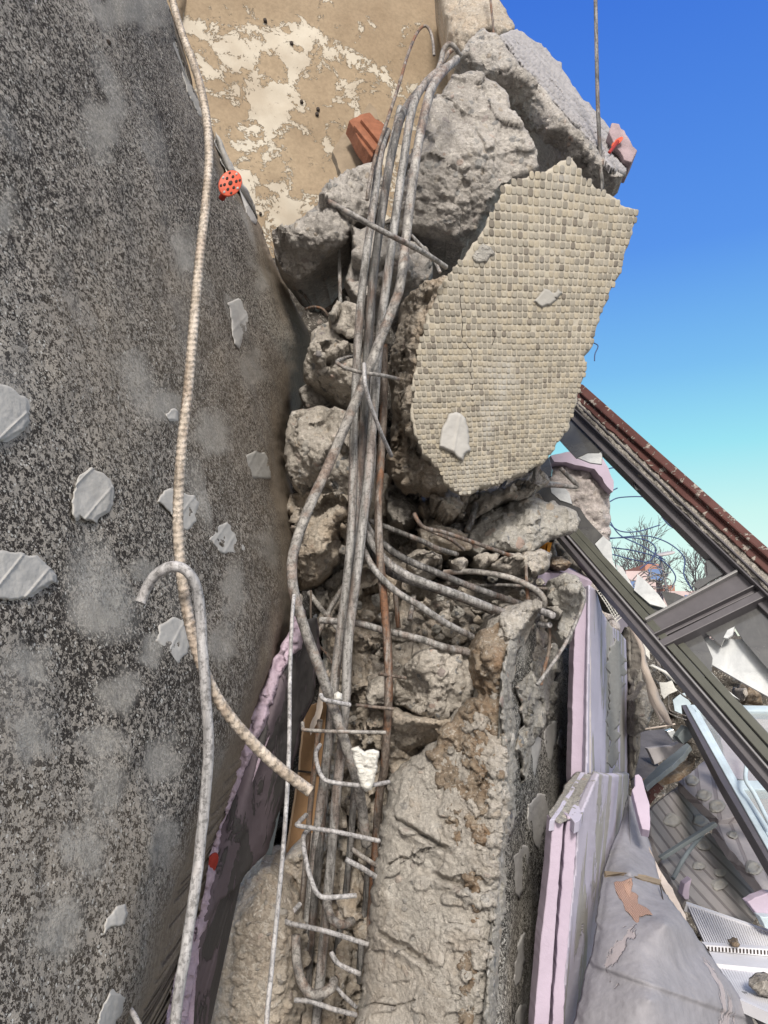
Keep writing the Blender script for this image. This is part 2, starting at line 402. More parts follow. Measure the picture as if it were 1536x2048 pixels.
def speckle(name, light, dark, sc, cov=(.44,.52), edge=None, patch_=(.3,.3,.3)):
    s = NB(name); big = s.noise(3.2, 4, .5); big2 = s.noise(6, 3, .5)
    wv = s.mix(.012, s.co, s.noise(sc*.9, 2, out=1), 'ADD'); g1 = s.vor(sc*1.25, wv); g2 = s.vor(sc*.75, wv)
    n = s.math('ADD', s.math('MULTIPLY', s.sep(g1.outputs['Color'])[0], .55), s.math('MULTIPLY', s.sep(g2.outputs['Color'])[1], .45)); n = s.math('ADD', s.math('MULTIPLY', n, .8), .08)
    thr = s.math('ADD', n, s.math('MULTIPLY', s.math('SUBTRACT', big, .5), .45))
    m = s.ramp(thr, [(cov[0], 0), (cov[1], 1)])
    col = s.mix(m, dark, light)
    sp_ = s.ramp(s.sep(s.vor(sc*1.5).outputs['Color'])[0], [(.972, 0), (.98, 1)]); col = s.mix(s.math('MULTIPLY', sp_, .7), col, (.7,.7,.68))
    col = s.mix(s.ramp(big2, [(.56, 0), (.72, .4)]), col, patch_)
    sv = s.vor(6.5, s.mix(.06, s.co, s.noise(9, 2, out=1), 'ADD')); sel = s.ramp(s.sep(sv.outputs['Color'])[0], [(.75, 0), (.76, 1)])
    col = s.mix(s.math('MULTIPLY', s.math('MULTIPLY', s.ramp(sv.outputs['Distance'], [(.2, 1), (.5, 0)]), sel), s.ramp(s.noise(sc*.8, 3, .7), [(.35, .25), (.6, .9)])), col, (.42,.415,.40))
    col = s.mix(s.ramp(s.noise(1.7, 3), [(.52, 0), (.75, .45)]), col, (.2,.165,.125))
    at = s.t.nodes.new('ShaderNodeAttribute'); at.attribute_name = 'tone'
    ch = s.sep(at.outputs['Color'])
    col = s.mix(s.math('MULTIPLY', ch[1], s.ramp(s.noise(sc*.9, 4, .75), [(.25, .3), (.58, 1)])), col, (.37,.36,.34))
    col = s.mix(s.math('MULTIPLY', ch[2], s.ramp(s.noise(30, 5, .7), [(.3, .25), (.7, .75)])), col, (.23,.185,.14))
    col = s.mix(s.ramp(s.math('SUBTRACT', ch[0], s.math('MULTIPLY', s.noise(12, 5, .6), .8)), [(.0, 0), (.45, .8)]), col, s.mix(s.noise(60, 4), (.17,.135,.10), (.36,.30,.235)))
    s.b.inputs['Specular IOR Level'].default_value = .12
    h = s.math('ADD', s.math('MULTIPLY', m, .6), s.noise(sc*1.6, 4, .7))
    return s.done(col, .8, s.bump(h, .004, .8))
M['speck'] = speckle('speckled_wall_coat', (.36,.335,.305), (.04,.036,.034), 280, (.44,.54))
M['speck_side'] = speckle('speckled_side_coat', (.46,.445,.41), (.045,.043,.04), 300, (.47,.54))
def plaster():
    s = NB('peeling_plaster'); c2 = s.mapv((1,1,1))
    tan = s.mix(s.ramp(s.noise(2.2, 6, .6), [(.3, 0), (.7, 1)]), (.24,.18,.12), (.38,.30,.21))
    tan = s.mix(s.ramp(s.noise(60, 4, .7), [(.4, .25), (.6, 0)]), tan, (.12,.09,.06))
    n = s.math('ADD', s.math('MULTIPLY', s.noise(8, 11, .74, dist=.3), .75), s.math('MULTIPLY', s.noise(1.6, 2, .5), .5))
    m = s.ramp(n, [(.646, 0), (.654, 1)])
    paint = s.mix(s.ramp(s.noise(5, 5), [(.35, 0), (.65, 1)]), (.38,.33,.265), (.50,.46,.39))
    return s.done(s.mix(m, tan, paint), .9, s.bump(s.math('ADD', s.math('MULTIPLY', m, .8), s.math('MULTIPLY', s.noise(120, 4, .7), .15)), .006, .9))
M['plaster'] = plaster()
def rebar(name, a, b, rust=.4, st=(1,1,.12), dust=(.46,.44,.43), dustamt=.4):
    s = NB(name); c = s.mapv(st)
    col = s.mix(s.ramp(s.noise(90, 5, .7, c), [(.38, 0), (.62, 1)]), a, b)
    col = s.mix(s.math('MULTIPLY', s.ramp(s.noise(60, 6, .7, c, dist=.8), [(.52, 0), (.6, 1)]), dustamt), col, dust)
    r = s.ramp(s.noise(26, 5, .7, s.mapv((st[0], st[1], st[2]*2.2)), dist=.5), [(.50, 0), (.60, 1)]); col = s.mix(s.math('MULTIPLY', r, rust), col, s.mix(s.noise(200, 2), (.12,.055,.03), (.28,.14,.075)))
    col = s.mix(s.ramp(s.noise(170, 4, .7), [(.40, .5), (.50, 0)]), col, (.03,.028,.026))
    s.b.inputs['Specular IOR Level'].default_value = .45
    return s.done(col, .62, s.bump(s.noise(240, 5, .75), .0016, .9), .15)
M['bar'] = rebar('dusty_grey_steel', (.11,.105,.10), (.42,.41,.40), .3)
M['bar_light'] = rebar('pale_dusty_steel', (.26,.255,.26), (.55,.54,.55), .1, dustamt=.5)
M['bar_rust'] = rebar('rusty_steel', (.07,.05,.04), (.24,.2,.17), .95)
M['bar_sand'] = rebar('sandy_ribbed_steel', (.30,.25,.2), (.56,.49,.42), .2, dust=(.62,.56,.5), dustamt=.6)
M['bar_dark'] = rebar('dark_steel', (.035,.033,.032), (.17,.165,.16), .25)
M['bar_slant'] = rebar('dusty_slanting_steel', (.13,.12,.115), (.42,.40,.375), .4, (.6,.6,.35))
M['adhesive'] = flat('grey_adhesive', (.41,.40,.385), .85, .14, 14, .0015)
M['adhesive_dark'] = flat('dull_adhesive', (.33,.32,.30), .85, .14, 14, .0015)
M['white'] = flat('white_plaster_flake', (.74,.73,.69), .8, .1, 40, .004)
M['red'] = flat('orange_red_plastic', (.66,.105,.05), .55, .2, 60, .0003, spec=.5)
M['red_dark'] = flat('deep_red_plastic', (.3,.03,.02), .5, .2, 60, .0003)
M['hole'] = flat('recess_shade', (.05,.04,.035), .9)  # near-black colour stands in for the shade inside holes, slots and cracks
M['pink'] = flat('pink_foam', (.46,.39,.485), .75, .12, 9, .0015)
M['pink_dull'] = flat('dusty_dull_pink_foam', (.36,.28,.30), .9, .3, 25, .004)
M['pink_rough'] = flat('torn_pink_foam', (.56,.45,.54), .85, .25, 35, .008)
def coated(name, foam, coat, thr=.5, st=(1,1,.16), sc=14, white=.0):
    s = NB(name); c = s.mapv(st); n = s.noise(sc, 7, .62, c, dist=.8)
    m = s.ramp(n, [(thr-.006, 0), (thr+.006, 1)])
    f = s.mix(s.ramp(s.noise(8, 5), [(.3, 0), (.7, 1)]), tuple(x*.85 for x in foam), foam)
    k = s.mix(s.ramp(s.noise(30, 6, .7, c), [(.3, 0), (.7, 1)]), tuple(x*.75 for x in coat), coat)
    col = s.mix(m, f, k)
    col = s.mix(s.ramp(s.noise(70, 6, .7, c, dist=1), [(.62, 0), (.72, .25)]), col, (.25,.24,.24))
    return s.done(col, .85, s.bump(s.math('ADD', m, s.math('MULTIPLY', s.noise(90, 5, .7, c), .5)), .0035, .9))
M['coat_lav'] = coated('lavender_board_face', (.54,.515,.63), (.40,.385,.36), .515, (1,1,.2), 7)
M['coat_grey'] = coated('adhesive_covered_board', (.53,.50,.60), (.41,.395,.37), .495, (1,1,.2), 7)
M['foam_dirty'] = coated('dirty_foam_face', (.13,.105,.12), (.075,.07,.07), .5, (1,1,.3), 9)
M['sheet'] = coated('grey_coated_sheet', (.36,.325,.34), (.29,.285,.315), .40, (1,1,.5), 3)
def meshpink():
    s = NB('exposed_pink_weave'); wv = s.t.nodes.new('ShaderNodeTexWave'); s.put(wv.inputs[0], s.co); wv.inputs['Scale'].default_value = 95; wv.inputs['Distortion'].default_value = 2.5
    return s.done(s.mix(wv.outputs[1], (.30,.185,.145), (.40,.27,.22)), .9, s.bump(wv.outputs[1], .001, .8))
M['weave'] = meshpink()
M['cardboard'] = flat('cardboard', (.34,.21,.115), .85, .2, 12, .001)
M['frame'] = flat('dark_painted_metal', (.10,.093,.103), .42, .15, 30, .0003, spec=.5)
M['frame_light'] = flat('grey_painted_metal', (.24,.235,.24), .4, .15, 30, .0003, spec=.5)
M['frame_green'] = flat('olive_metal', (.088,.09,.076), .35, .2, 12, .0004, spec=.5)
M['alu'] = flat('pale_blue_window_frame', (.52,.62,.68), .4, .3, 7, .0006, spec=.5)
def paint():
    s = NB('chipped_brown_paint'); n = s.noise(38, 8, .68, s.mapv((1,1,1)), dist=.5); m = s.ramp(n, [(.57, 0), (.59, 1)])
    base = s.mix(s.ramp(s.noise(10, 4), [(.3, 0), (.7, 1)]), (.075,.03,.027), (.115,.052,.046))
    return s.done(s.mix(m, base, s.mix(s.noise(100), (.22,.18,.16), (.42,.38,.34))), .55, s.bump(m, .002, .8))
M['brown'] = paint()
def glass(name, tint, dirt, amt):
    s = NB(name); s.b.inputs['Alpha'].default_value = amt
    c = s.mix(s.ramp(s.noise(10, 6, .7, dist=1), [(.4, 0), (.65, 1)]), tint, dirt); s.b.inputs['Specular IOR Level'].default_value = .8
    s.b.inputs['Coat Weight'].default_value = .6; s.b.inputs['Coat Roughness'].default_value = .03
    return s.done(c, s.ramp(s.noise(14, 5), [(.3, .08), (.7, .35)]), s.bump(s.noise(6, 2), .003, .3))
M['glass_dark'] = glass('dusty_glass_dark_reflection', (.07,.07,.073), (.11,.11,.108), .97)  # dark surroundings mirrored in the glass are put into its colour
M['glass_bright'] = glass('dusty_glass_bright_reflection', (.50,.52,.54), (.72,.74,.75), .9)  # same dusty glass with a bright reflection put into the colour
M['glass_clear'] = glass('dusty_clear_glass', (.45,.5,.5), (.6,.62,.6), .28)
def ribs(name, col, line, sc, axis_rot=(0,0,0), w=.1):
    s = NB(name); c = s.mapv((1,1,1), axis_rot); wv = s.t.nodes.new('ShaderNodeTexWave'); s.put(wv.inputs[0], c); wv.inputs['Scale'].default_value = sc
    wv.bands_direction = 'X'; m = s.ramp(wv.outputs[1], [(w, 1), (w+.06, 0)])
    b = s.mix(s.ramp(s.noise(9, 6, .65), [(.3, 0), (.7, 1)]), tuple(x*.75 for x in col), col)
    return s.done(s.mix(m, b, line), .85, s.bump(s.math('SUBTRACT', s.noise(60, 5, .7), s.math('MULTIPLY', m, 1.5)), .0025, .8))
M['ribboard'] = ribs('ribbed_grey_board', (.32,.30,.295), (.17,.155,.155), 9, (0, R(35), 0))
M['ribboard_light'] = ribs('ribbed_pinkish_board', (.42,.39,.40), (.26,.235,.245), 9, (0, R(-55), 0))
M['board_grey'] = flat('dusty_grey_board', (.40,.38,.39), .85, .25, 10, .002)
M['board_dark'] = flat('dark_dusty_board', (.115,.11,.12), .85, .3, 14, .004)
M['teal'] = flat('teal_painted_board', (.17,.195,.205), .6, .3, 9, .001)
M['grille'] = flat('white_plastic_grille', (.66,.66,.7), .5, .12, 15, .0004)
M['grille_dark'] = flat('grille_recess', (.33,.32,.34), .8)
M['brick'] = flat('orange_brick', (.28,.115,.065), .9, .35, 25, .004)
M['orange'] = flat('orange_piece', (.75,.33,.05), .7, .3, 25, .002)
M['tan'] = flat('tan_tile_back', (.27,.215,.155), .9, .25, 18, .002)
M['grout'] = flat('cream_grout', (.41,.375,.315), .9, .16, 22, .003)
def tiles():
    s = NB('mosaic_tiles'); a = s.t.nodes.new('ShaderNodeAttribute'); a.attribute_name = 'tone'
    c = s.mix(1., a.outputs['Color'], (.69,.685,.67), 'MULTIPLY')
    c = s.mix(s.ramp(s.noise(5, 4, .6), [(.56, 0), (.70, .65)]), c, (.46,.455,.44))
    c = s.mix(s.ramp(s.noise(160, 5, .7), [(.36, .4), (.52, 0)]), c, (.2,.17,.13))
    return s.done(c, .6, s.bump(s.noise(260, 4, .7), .0009, .8))
M['tiles'] = tiles()
def relief():
    s = NB('lavender_relief_mortar'); v = s.t.nodes.new('ShaderNodeTexBrick'); s.put(v.inputs[0], s.mapv((1,1,1), (R(90), 0, R(0))))
    v.inputs['Scale'].default_value = 14; v.inputs['Mortar Size'].default_value = .02
    c = s.mix(s.ramp(s.noise(9, 6, .6), [(.3, 0), (.7, 1)]), (.29,.28,.285), (.41,.395,.405))
    c = s.mix(s.ramp(s.noise(20, 6, .7), [(.62, 0), (.7, .7)]), c, (.3,.27,.22))
    return s.done(c, .9, s.bump(s.math('ADD', v.outputs[1], s.noise(70, 6, .7)), .006, .9))
M['relief'] = relief()
M['cream'] = flat('cream_plastic_strip', (.62,.53,.46), .6, .2, 12, .001)
M['cable'] = flat('blue_grey_cable', (.05,.08,.19), .6)
M['bark'] = flat('winter_bark', (.10,.09,.10), .9)
M['pinkish'] = concrete('pinkish_concrete', (.66,.60,.585), (.46,.41,.395), 30, .35)
M['soil'] = concrete('crumbled_soil', (.56,.51,.45), (.34,.30,.26), 75, .5, (.3,.2,.12), .35)
M['void'] = concrete('deep_rubble', (.13,.115,.10), (.05,.045,.04), 30, .3)  # dark colour stands in for the shade deep between the chunks
M['wood'] = coated('weathered_wood', (.30,.28,.25), (.17,.155,.14), .5, (1,1,.08), 30)
M['ground'] = concrete('gravel_ground', (.33,.31,.28), (.2,.185,.165), 25, .6)
M['house'] = flat('far_house_wall', (.52,.42,.42), .9, .1, 2)
M['housewin'] = flat('far_house_blue', (.12,.19,.36), .5, .1, 2)
M['roof'] = flat('far_roof', (.4,.2,.15), .9, .1, 2)
# ============================================================ SETTING
gv = [(-60,-20,0),(60,-20,0),(60,120,0),(-60,120,0)]
tag(meshobj('ground', gv, [[0,1,2,3]], M['ground'], smooth=False, origin=(0,0,0)), kind='structure')

# ---- big peeling wall
def wall_d(px, py): return plane((400,100,2.9),(900,100,3.3),(500,600,2.95))(px, py)
tw = thing('building_wall', W(640,1300,3.1), 'tall tan wall of a standing building with peeling cream paint, behind the rubble', 'wall')
patch('plaster_face', [(240,-900),(1000,-900),(985,-60),(1000,0),(1028,50),(985,130),(960,400),(960,1150),(240,1150)], wall_d, M['plaster'], T=.02, Rp=20, step=9, th=.3, rag=3, peb=0, rough=.004, fine=0, fac=0, parent=tw, shrink=1)
patch('corner_pilaster', [(330,-500),(385,-500),(372,0),(358,60),(352,140),(352,420),(330,420)], lambda x,y: wall_d(x,y)-.03, M['plaster'], T=.05, Rp=30, step=5, th=.1, rag=0, peb=0, rough=0, fine=0, fac=0, parent=tw, shrink=1)
for (hx, hy, hr) in ((583,86,4),(530,40,4),(603,203,3.5),(636,218,4),(634,228,4),(521,427,3)):
    p = W(hx, hy, float(wall_d(hx, hy))-.028); r = hr*3/F
    tube3('screw_anchor', [p+np.array([0,.03,0]), p+np.array([0,-.004,0])], r, M['hole'], tw, smoothpath=False, ds=.01)
patch('broken_lintel', [(872,-80),(880,0),(900,60),(905,105),(930,118),(960,62),(1000,78),(1030,55),(1000,0),(985,-80)], ctl([(880,0,2.9),(900,100,2.8),(1000,60,2.75),(985,-60,3),(930,60,2.75)]), M['conc_warm'], T=.07, step=3.5, th=.3, parent=tw, seed=3)

# ---- dark speckled slab on the left
SP = [(-1900,-420),(150,-420),(255,-160),(318,-40),(342,25),(352,90),(372,150),(398,200),(425,262),(440,310),(452,345),(478,385),(500,410),(522,455),(535,490),(552,535),(575,580),(597,625),(620,668),(617,695),(600,730),(590,765),(583,800),(573,840),(566,880),(566,930),(572,985),(585,1040),(594,1090),(588,1150),(583,1210),(568,1270),(548,1330),(520,1390),(495,1450),(468,1510),(445,1580),(420,1640),(398,1690),(372,1745),(350,1800),(338,1860),(325,1930),(300,2000),(262,2090),(200,2330),(-1900,2330)]
SPd = densify(SP, 8); _sl = plane((0,1000,.78),(600,1000,1.80),(250,0,1.32))
def slab_s(px, py):
    px = np.asarray(px, float); py = np.asarray(py, float); d, _, _ = nearest(SPd, px, py)
    t = np.clip(d/95., 0, 1); return _sl(px, py) - .16*(np.sqrt(1-(1-t)**2)-1)*1.0
SMUDGE = [(205,255,48,68),(8,430,36,50),(372,502,30,52),(332,812,40,42),(432,868,40,46),(500,725,34,50),(190,1240,62,36),(238,1395,42,50),(300,1300,30,30),(205,1580,44,62),(165,1700,52,60),(330,1520,42,46),(118,1860,60,66),(60,1470,40,60),(470,1180,26,50),(532,1090,22,40),(285,1150,40,22),(60,1330,50,40),(255,20,95,42),(330,1690,30,60),(440,1290,24,50),(200,1490,50,30),(520,560,20,40)]
def slab_col(x, y):
    r = np.clip(1-nearest(SPd, x, y)[0]/(30+50*np.clip((y-420)/200, 0, 1)), 0, 1)*(y > 200)
    q = np.stack([x/25, y/25, 0*x], 1); wx = 16*fbm(q, 3, 5); wy = 18*fbm(q, 3, 25); g = 0*x
    for cx, cy, rx, ry in SMUDGE: g = np.maximum(g, np.clip((1.12-np.hypot((x+wx-cx)/rx, (y+wy-cy)/ry))*1.7, 0, 1))
    b = np.clip((x-330)/260, 0, 1)*np.clip((y-450)/250, 0, 1)*np.clip((1800-y)/400, 0, 1)
    return np.stack([r, np.clip(g, 0, 1)*.8, b*.75], 1)
sl_o = thing('wall_slab', W(250,1600,1.1), 'huge dark speckled wall slab leaning at the left with a rounded edge', 'wall slab')
patch('coated_face', SP, lambda x, y: slab_s(x, y), M['speck'], T=0, step=6, th=.22, colfn=slab_col, rag=2, peb=0, rough=.004, fine=.0008, fac=0, parent=sl_o, shrink=.99)
def blob(poly, base, mat, parent, name='adhesive_patch', raise_=.004, ring=None, ridges=(), step=2., rag=3, seed=0, ang=None):
    def hf(x, y, d):
        h = 0*x
        if ring: q = np.hypot(x-ring[0], (y-ring[1])/.8)/ring[2]; h = h + ring[3]*np.clip(1-np.abs(q-.72)/.25, 0, 1) - ring[3]*.5*np.clip(1-q/.5, 0, 1) + ring[3]*.5*vnoise(np.stack([x/4, y/4, 0*x], 1), 4)
        for (ax, ay, bx, by) in ridges:
            L = math.hypot(bx-ax, by-ay); q = np.abs((x-ax)*(by-ay)-(y-ay)*(bx-ax))/L; h = h + .003*np.clip(1-q/2.6, 0, 1)
        return h
    return patch(name, poly, lambda x, y: base(x, y)-raise_*.3, mat, T=raise_, Rp=5, step=step, th=.004+raise_, rag=rag, seed=seed, peb=0, rough=.0012, fine=.0005, fac=0, parent=parent, hf=hf, shrink=1)
BL = [
 ([(-10,765),(15,768),(45,790),(58,810),(57,838),(45,860),(20,875),(-10,888)], [(0,876,57,822)]),
 ([(185,935),(205,945),(226,972),(222,1005),(215,1020),(195,1030),(190,1043),(170,1040),(160,1030),(150,1043),(143,1020),(145,985),(160,950)], [(174,1034,224,974),(160,962,180,942)]),
 ([(-10,1102),(40,1103),(75,1115),(108,1150),(108,1165),(75,1180),(60,1195),(20,1202),(-10,1200)], [(58,1185,98,1138),(10,1155,50,1105)]),
 ([(314,1005),(325,980),(350,977),(385,990),(394,1010),(390,1045),(378,1063),(350,1045),(340,1025)], [(362,1028,382,1002)]),
 ([(487,935),(495,910),(508,900),(530,903),(543,930),(540,955),(520,957),(500,952)], [(497,930,513,902),(510,955,534,912)]),
 ([(421,1080),(432,1055),(455,1043),(470,1065),(490,1100),(480,1117),(462,1108),(440,1104)], [(428,1084,445,1060),(452,1100,472,1066)]),
 ([(307,1280),(320,1250),(345,1235),(370,1240),(380,1280),(375,1310),(360,1325),(350,1325),(330,1310)], [(335,1305,362,1255)]),
 ([(352,1328),(375,1332),(368,1345),(345,1352),(338,1362),(345,1342)], []),
 ([(455,605),(475,598),(495,620),(498,650),(490,670),(478,698),(470,690),(462,650)], [(466,660,492,632)]),
 ([(205,1875),(210,1840),(232,1812),(250,1810),(257,1825),(250,1850),(235,1852),(222,1855)], []),
 ([(190,2060),(205,2010),(220,1985),(245,1985),(257,1995),(250,2015),(225,2060)], []),
 ([(330,828),(342,818),(353,822),(350,838),(336,838)], []),
]
for k, (pl, rg) in enumerate(BL):
    blob(pl, slab_s, M['adhesive'] if k not in (4,) else M['adhesive_dark'], sl_o, ridges=rg, seed=k)
blob([(340,70),(352,85),(370,140),(395,195),(410,235),(398,230),(375,180),(355,120)], slab_s, M['adhesive_dark'], sl_o, name='plaster_lip', seed=31)
blob([(430,262),(450,300),(485,360),(505,405),(515,432),(510,445),(497,440),(490,415),(470,370),(440,315),(428,285)], lambda x, y: slab_s(x, y)-.01, M['adhesive'], sl_o, name='plaster_edge', seed=32)
tube3('drill_hole', [W(216,85,.0+float(slab_s(216.,85.))+.01), W(216,85,float(slab_s(216.,85.))-.003)], .005, M['hole'], sl_o, smoothpath=False, ds=.006)

# ---- red insulation anchor
def disc(name, c, ax1, ax2, th, mat, parent, holes=None, n=32):
    ax1 = np.array(ax1, float); ax2 = np.array(ax2, float); nn = np.cross(ax1, ax2); nn /= np.linalg.norm(nn); V = []
    for k, (f, o) in enumerate(((.01, 0), (.93, 0), (1., .25), (1., .75), (.93, 1.), (.01, 1.))):
        V += [c+f*(math.cos(a)*ax1+math.sin(a)*ax2)+nn*th*o for a in np.arange(n)/n*2*np.pi]
    Fq = [[k*n+i, k*n+(i+1)%n, (k+1)*n+(i+1)%n, (k+1)*n+i] for k in range(5) for i in range(n)]
    return meshobj(name, V, Fq, mat, parent, True)
ac = W(460,368,1.36); an = thing('insulation_anchor', ac, 'round orange red perforated plastic disc stuck at the edge of the speckled slab', 'wall anchor')
a1, a2 = np.array([.0205,.008,0.004]), np.array([.004,.0,.0275])
disc('disc', ac, a1, a2, .004, M['red'], an)
nn = np.cross(a1, a2); nn /= np.linalg.norm(nn); nn = -nn if nn[1] > 0 else nn
for rr_, num, hr in ((0, 1, .2), (.5, 6, .13), (.8, 8, .11)):
    for k in range(num):
        a = k/num*2*np.pi+.3; c = ac+rr_*(math.cos(a)*a1+math.sin(a)*a2)+nn*.0008
        disc('hole' if k % 2 == 0 or rr_ < .7 else 'plaster_plug', c, a1*hr, a2*hr, .004*(-1 if False else 1), M['hole'] if k % 2 == 0 or rr_ < .7 else M['adhesive'], an, n=12)
        S.collection.objects[-1]
tube3('anchor_pin', [ac+np.array([-.002,.003,0]), ac+np.array([-.022,.03,-.012])], .0065, M['red_dark'], an, smoothpath=False)

# ============================================================ RUBBLE
heap_d = ctl([(600,1150,2.15),(700,1000,2.05),(900,1000,2.15),(1080,1050,2.2),(1170,1150,2.2),(700,1350,1.78),(850,1350,1.75),(950,1300,1.78),(1100,1300,1.95),(800,1150,1.95),(950,1180,1.95),(700,1230,1.85)])
tag(patch('rubble_heap', [(610,1120),(640,1060),(720,940),(860,960),(960,1000),(1080,990),(1120,1120),(1100,1250),(1060,1400),(950,1450),(780,1420),(660,1420),(640,1250)], heap_d, M['soil'], T=.05, Rp=60, step=3, th=.4, fac=1.2, rough=.03, peb=.008, pebs=34, seed=5), 'loose crumbled concrete and dust filling the middle of the collapse', 'rubble', kind='stuff')
tag(patch('deep_rubble', [(548,540),(640,500),(800,440),(1060,430),(1065,900),(1095,1010),(1180,1180),(1250,1300),(1300,1300),(1600,1250),(1800,1300),(1800,2400),(250,2400),(330,1900),(400,1750),(540,1300)], ctl([(520,500,2.75),(1100,500,2.8),(700,900,2.7),(1100,1100,3.2),(1700,1300,5.5),(1300,1500,4.2),(600,2000,2.4),(1200,2000,3.2),(1700,2300,3.6)]), M['void'], T=.1, Rp=80, step=9, th=.3, rag=10, rough=.05, peb=0, fine=.01, fac=1.5, facs=5, seed=6), 'rubble mass deep behind the broken column, coloured dark for the shade in the gaps', 'rubble', kind='stuff')

def chunk(poly, d, T, mat, label, seed=0, name='concrete_chunk', group=None, cat='concrete chunk', **k):
    f = d if callable(d) else (ctl(d) if isinstance(d, list) else const(d))
    k.setdefault('ang', 6); k.setdefault('Rp', .55*.45*min(max(p[0] for p in poly)-min(p[0] for p in poly), max(p[1] for p in poly)-min(p[1] for p in poly))); o = patch(name, poly, f, M[mat], T=T*1.15, seed=seed, **k); return tag(o, label, cat, group)
chunk([(925,148),(905,150),(884,185),(850,215),(838,280),(800,330),(790,420),(800,468),(838,470),(880,478),(925,490),(955,470),(985,430),(1008,385),(1055,352),(1082,335),(1072,300),(1050,255),(1022,218),(1020,192),(990,165),(955,142)],
      [(925,148,1.87),(1080,335,1.85),(800,450,1.90),(930,487,1.93),(838,250,1.86),(960,300,1.84)], .13, 'conc_grey', 'big rough grey boulder of concrete under the top beam, above the mosaic slab', 1, th=.3, peb=.007, pebs=36, rough=.009, fac=.1, facs=6, mid=.003, chip=.0028, step=2.2)
chunk([(540,465),(552,455),(580,455),(600,435),(625,415),(660,378),(700,340),(730,328),(760,325),(775,370),(750,430),(705,455),(695,480),(660,522),(625,555),(590,565),(570,545),(553,520)],
      [(540,465,1.98),(600,480,1.92),(660,400,1.92),(740,340,1.98),(680,470,1.92),(620,560,2.04),(640,520,1.99),(740,430,1.97)], .12, 'conc_grey', 'pale angular concrete chunk left of the bars against the tan wall', 2, th=.25, fac=.45, facs=7, step=2.5)
chunk([(700,470),(740,455),(800,470),(850,498),(866,530),(860,560),(825,582),(770,592),(720,605),(697,582),(690,552),(705,520)], 1.95, .2, 'conc_grey', 'pale lump of concrete behind the bar bundle, below the largest boulder', 3, th=.2, fac=.7)
chunk([(655,640),(668,612),(695,600),(725,612),(730,690),(700,672),(672,662)], 1.72, .07, 'conc', 'smooth faced small chunk wedged above the pebbly block left of the bars', 4, th=.12, fac=.9)
chunk([(628,655),(655,640),(690,676),(735,700),(735,825),(690,818),(662,800),(625,770),(607,742),(612,710),(618,675)],
      [(628,655,1.85),(650,700,1.74),(720,720,1.72),(700,770,1.74),(610,740,1.85),(660,790,1.88),(725,820,1.85)], .07, 'conc', 'pebbly beige block left of the bars at mosaic height', 5, th=.2, step=2.5, fac=.8)
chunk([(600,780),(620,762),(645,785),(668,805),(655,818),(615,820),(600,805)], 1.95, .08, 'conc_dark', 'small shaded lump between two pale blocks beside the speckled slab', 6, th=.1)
chunk([(572,848),(585,825),(610,816),(655,813),(700,824),(728,850),(728,960),(700,1000),(660,1000),(612,992),(585,975),(570,930)],
      [(572,848,1.82),(600,860,1.72),(690,850,1.70),(700,950,1.70),(600,950,1.74),(640,995,1.82),(640,830,1.8)], .07, 'conc', 'pale block with rounded corners and a yellow stain, left of the bars', 7, th=.2, step=2.5, fac=.8)
chunk([(578,988),(612,980),(660,985),(712,985),(715,1010),(693,1080),(664,1138),(625,1172),(600,1180),(588,1150),(596,1090),(583,1040),(574,1012)],
      [(578,988,1.84),(610,1030,1.74),(680,1020,1.72),(640,1100,1.76),(600,1175,1.86),(690,1080,1.86)], .06, 'conc_warm', 'long pointed beige chunk hanging below the pale block', 8, th=.2, step=2.5, fac=.9)
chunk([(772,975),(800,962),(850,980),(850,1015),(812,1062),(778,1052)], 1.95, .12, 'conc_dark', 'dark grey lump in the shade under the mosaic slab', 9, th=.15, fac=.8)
chunk([(838,1012),(868,980),(915,982),(930,1020),(902,1048),(866,1058),(850,1036)], 1.86, .12, 'conc_warm', 'smooth faced chunk just under the lowest corner of the mosaic', 10, th=.15, fac=1.1)
chunk([(900,990),(960,985),(1030,965),(1080,930),(1100,960),(1050,1000),(990,1010),(950,1040),(915,1040)], 1.84, .08, 'conc', 'crumbly concrete edge hidden below the mosaic slab', 11, th=.1, fac=.9)
chunk([(775,950),(860,930),(960,985),(1040,960),(1075,975),(1050,1020),(960,1060),(900,1080),(830,1075),(785,1040)], 2.12, .1, 'conc', 'broad pale concrete lump packed deep under the mosaic slab', 37, th=.3)
chunk([(835,1062),(870,1048),(935,1065),(945,1102),(880,1112),(842,1096)], 1.82, .1, 'conc_warm', 'pebbly ledge under the rusty bent stirrup', 12, th=.15)
chunk([(812,1105),(845,1094),(885,1106),(882,1138),(862,1166),(830,1160),(818,1130)], 1.80, .12, 'conc', 'lump with a flat pale top between the slanting bars', 13, th=.15, fac=1)
chunk([(902,1118),(925,1112),(938,1128),(930,1144),(908,1142)], 1.74, .06, 'conc', 'small pale stone perched below the branching stirrup', 14, th=.08, step=2)
chunk([(932,1100),(940,1062),(962,1030),(1000,1008),(1050,992),(1110,1003),(1150,1022),(1160,1040),(1150,1060),(1120,1072),(1092,1082),(1066,1102),(1030,1108),(985,1100),(958,1112)],
      [(932,1100,1.80),(1000,1010,1.92),(1150,1040,1.86),(1000,1080,1.74),(1060,1040,1.78),(1090,1082,1.8)], .05, 'gravelly', 'flat grey gravelly slab piece right of centre, full of pebbles', 15, th=.15, step=2.5, peb=.005, pebs=42)
chunk([(978,1132),(1005,1112),(1040,1105),(1080,1098),(1105,1112),(1098,1135),(1075,1150),(1050,1158),(1015,1146),(985,1142)], 1.76, .08, 'conc', 'broken lump under the gravelly slab, above the fan of bars', 16, th=.15, fac=1)
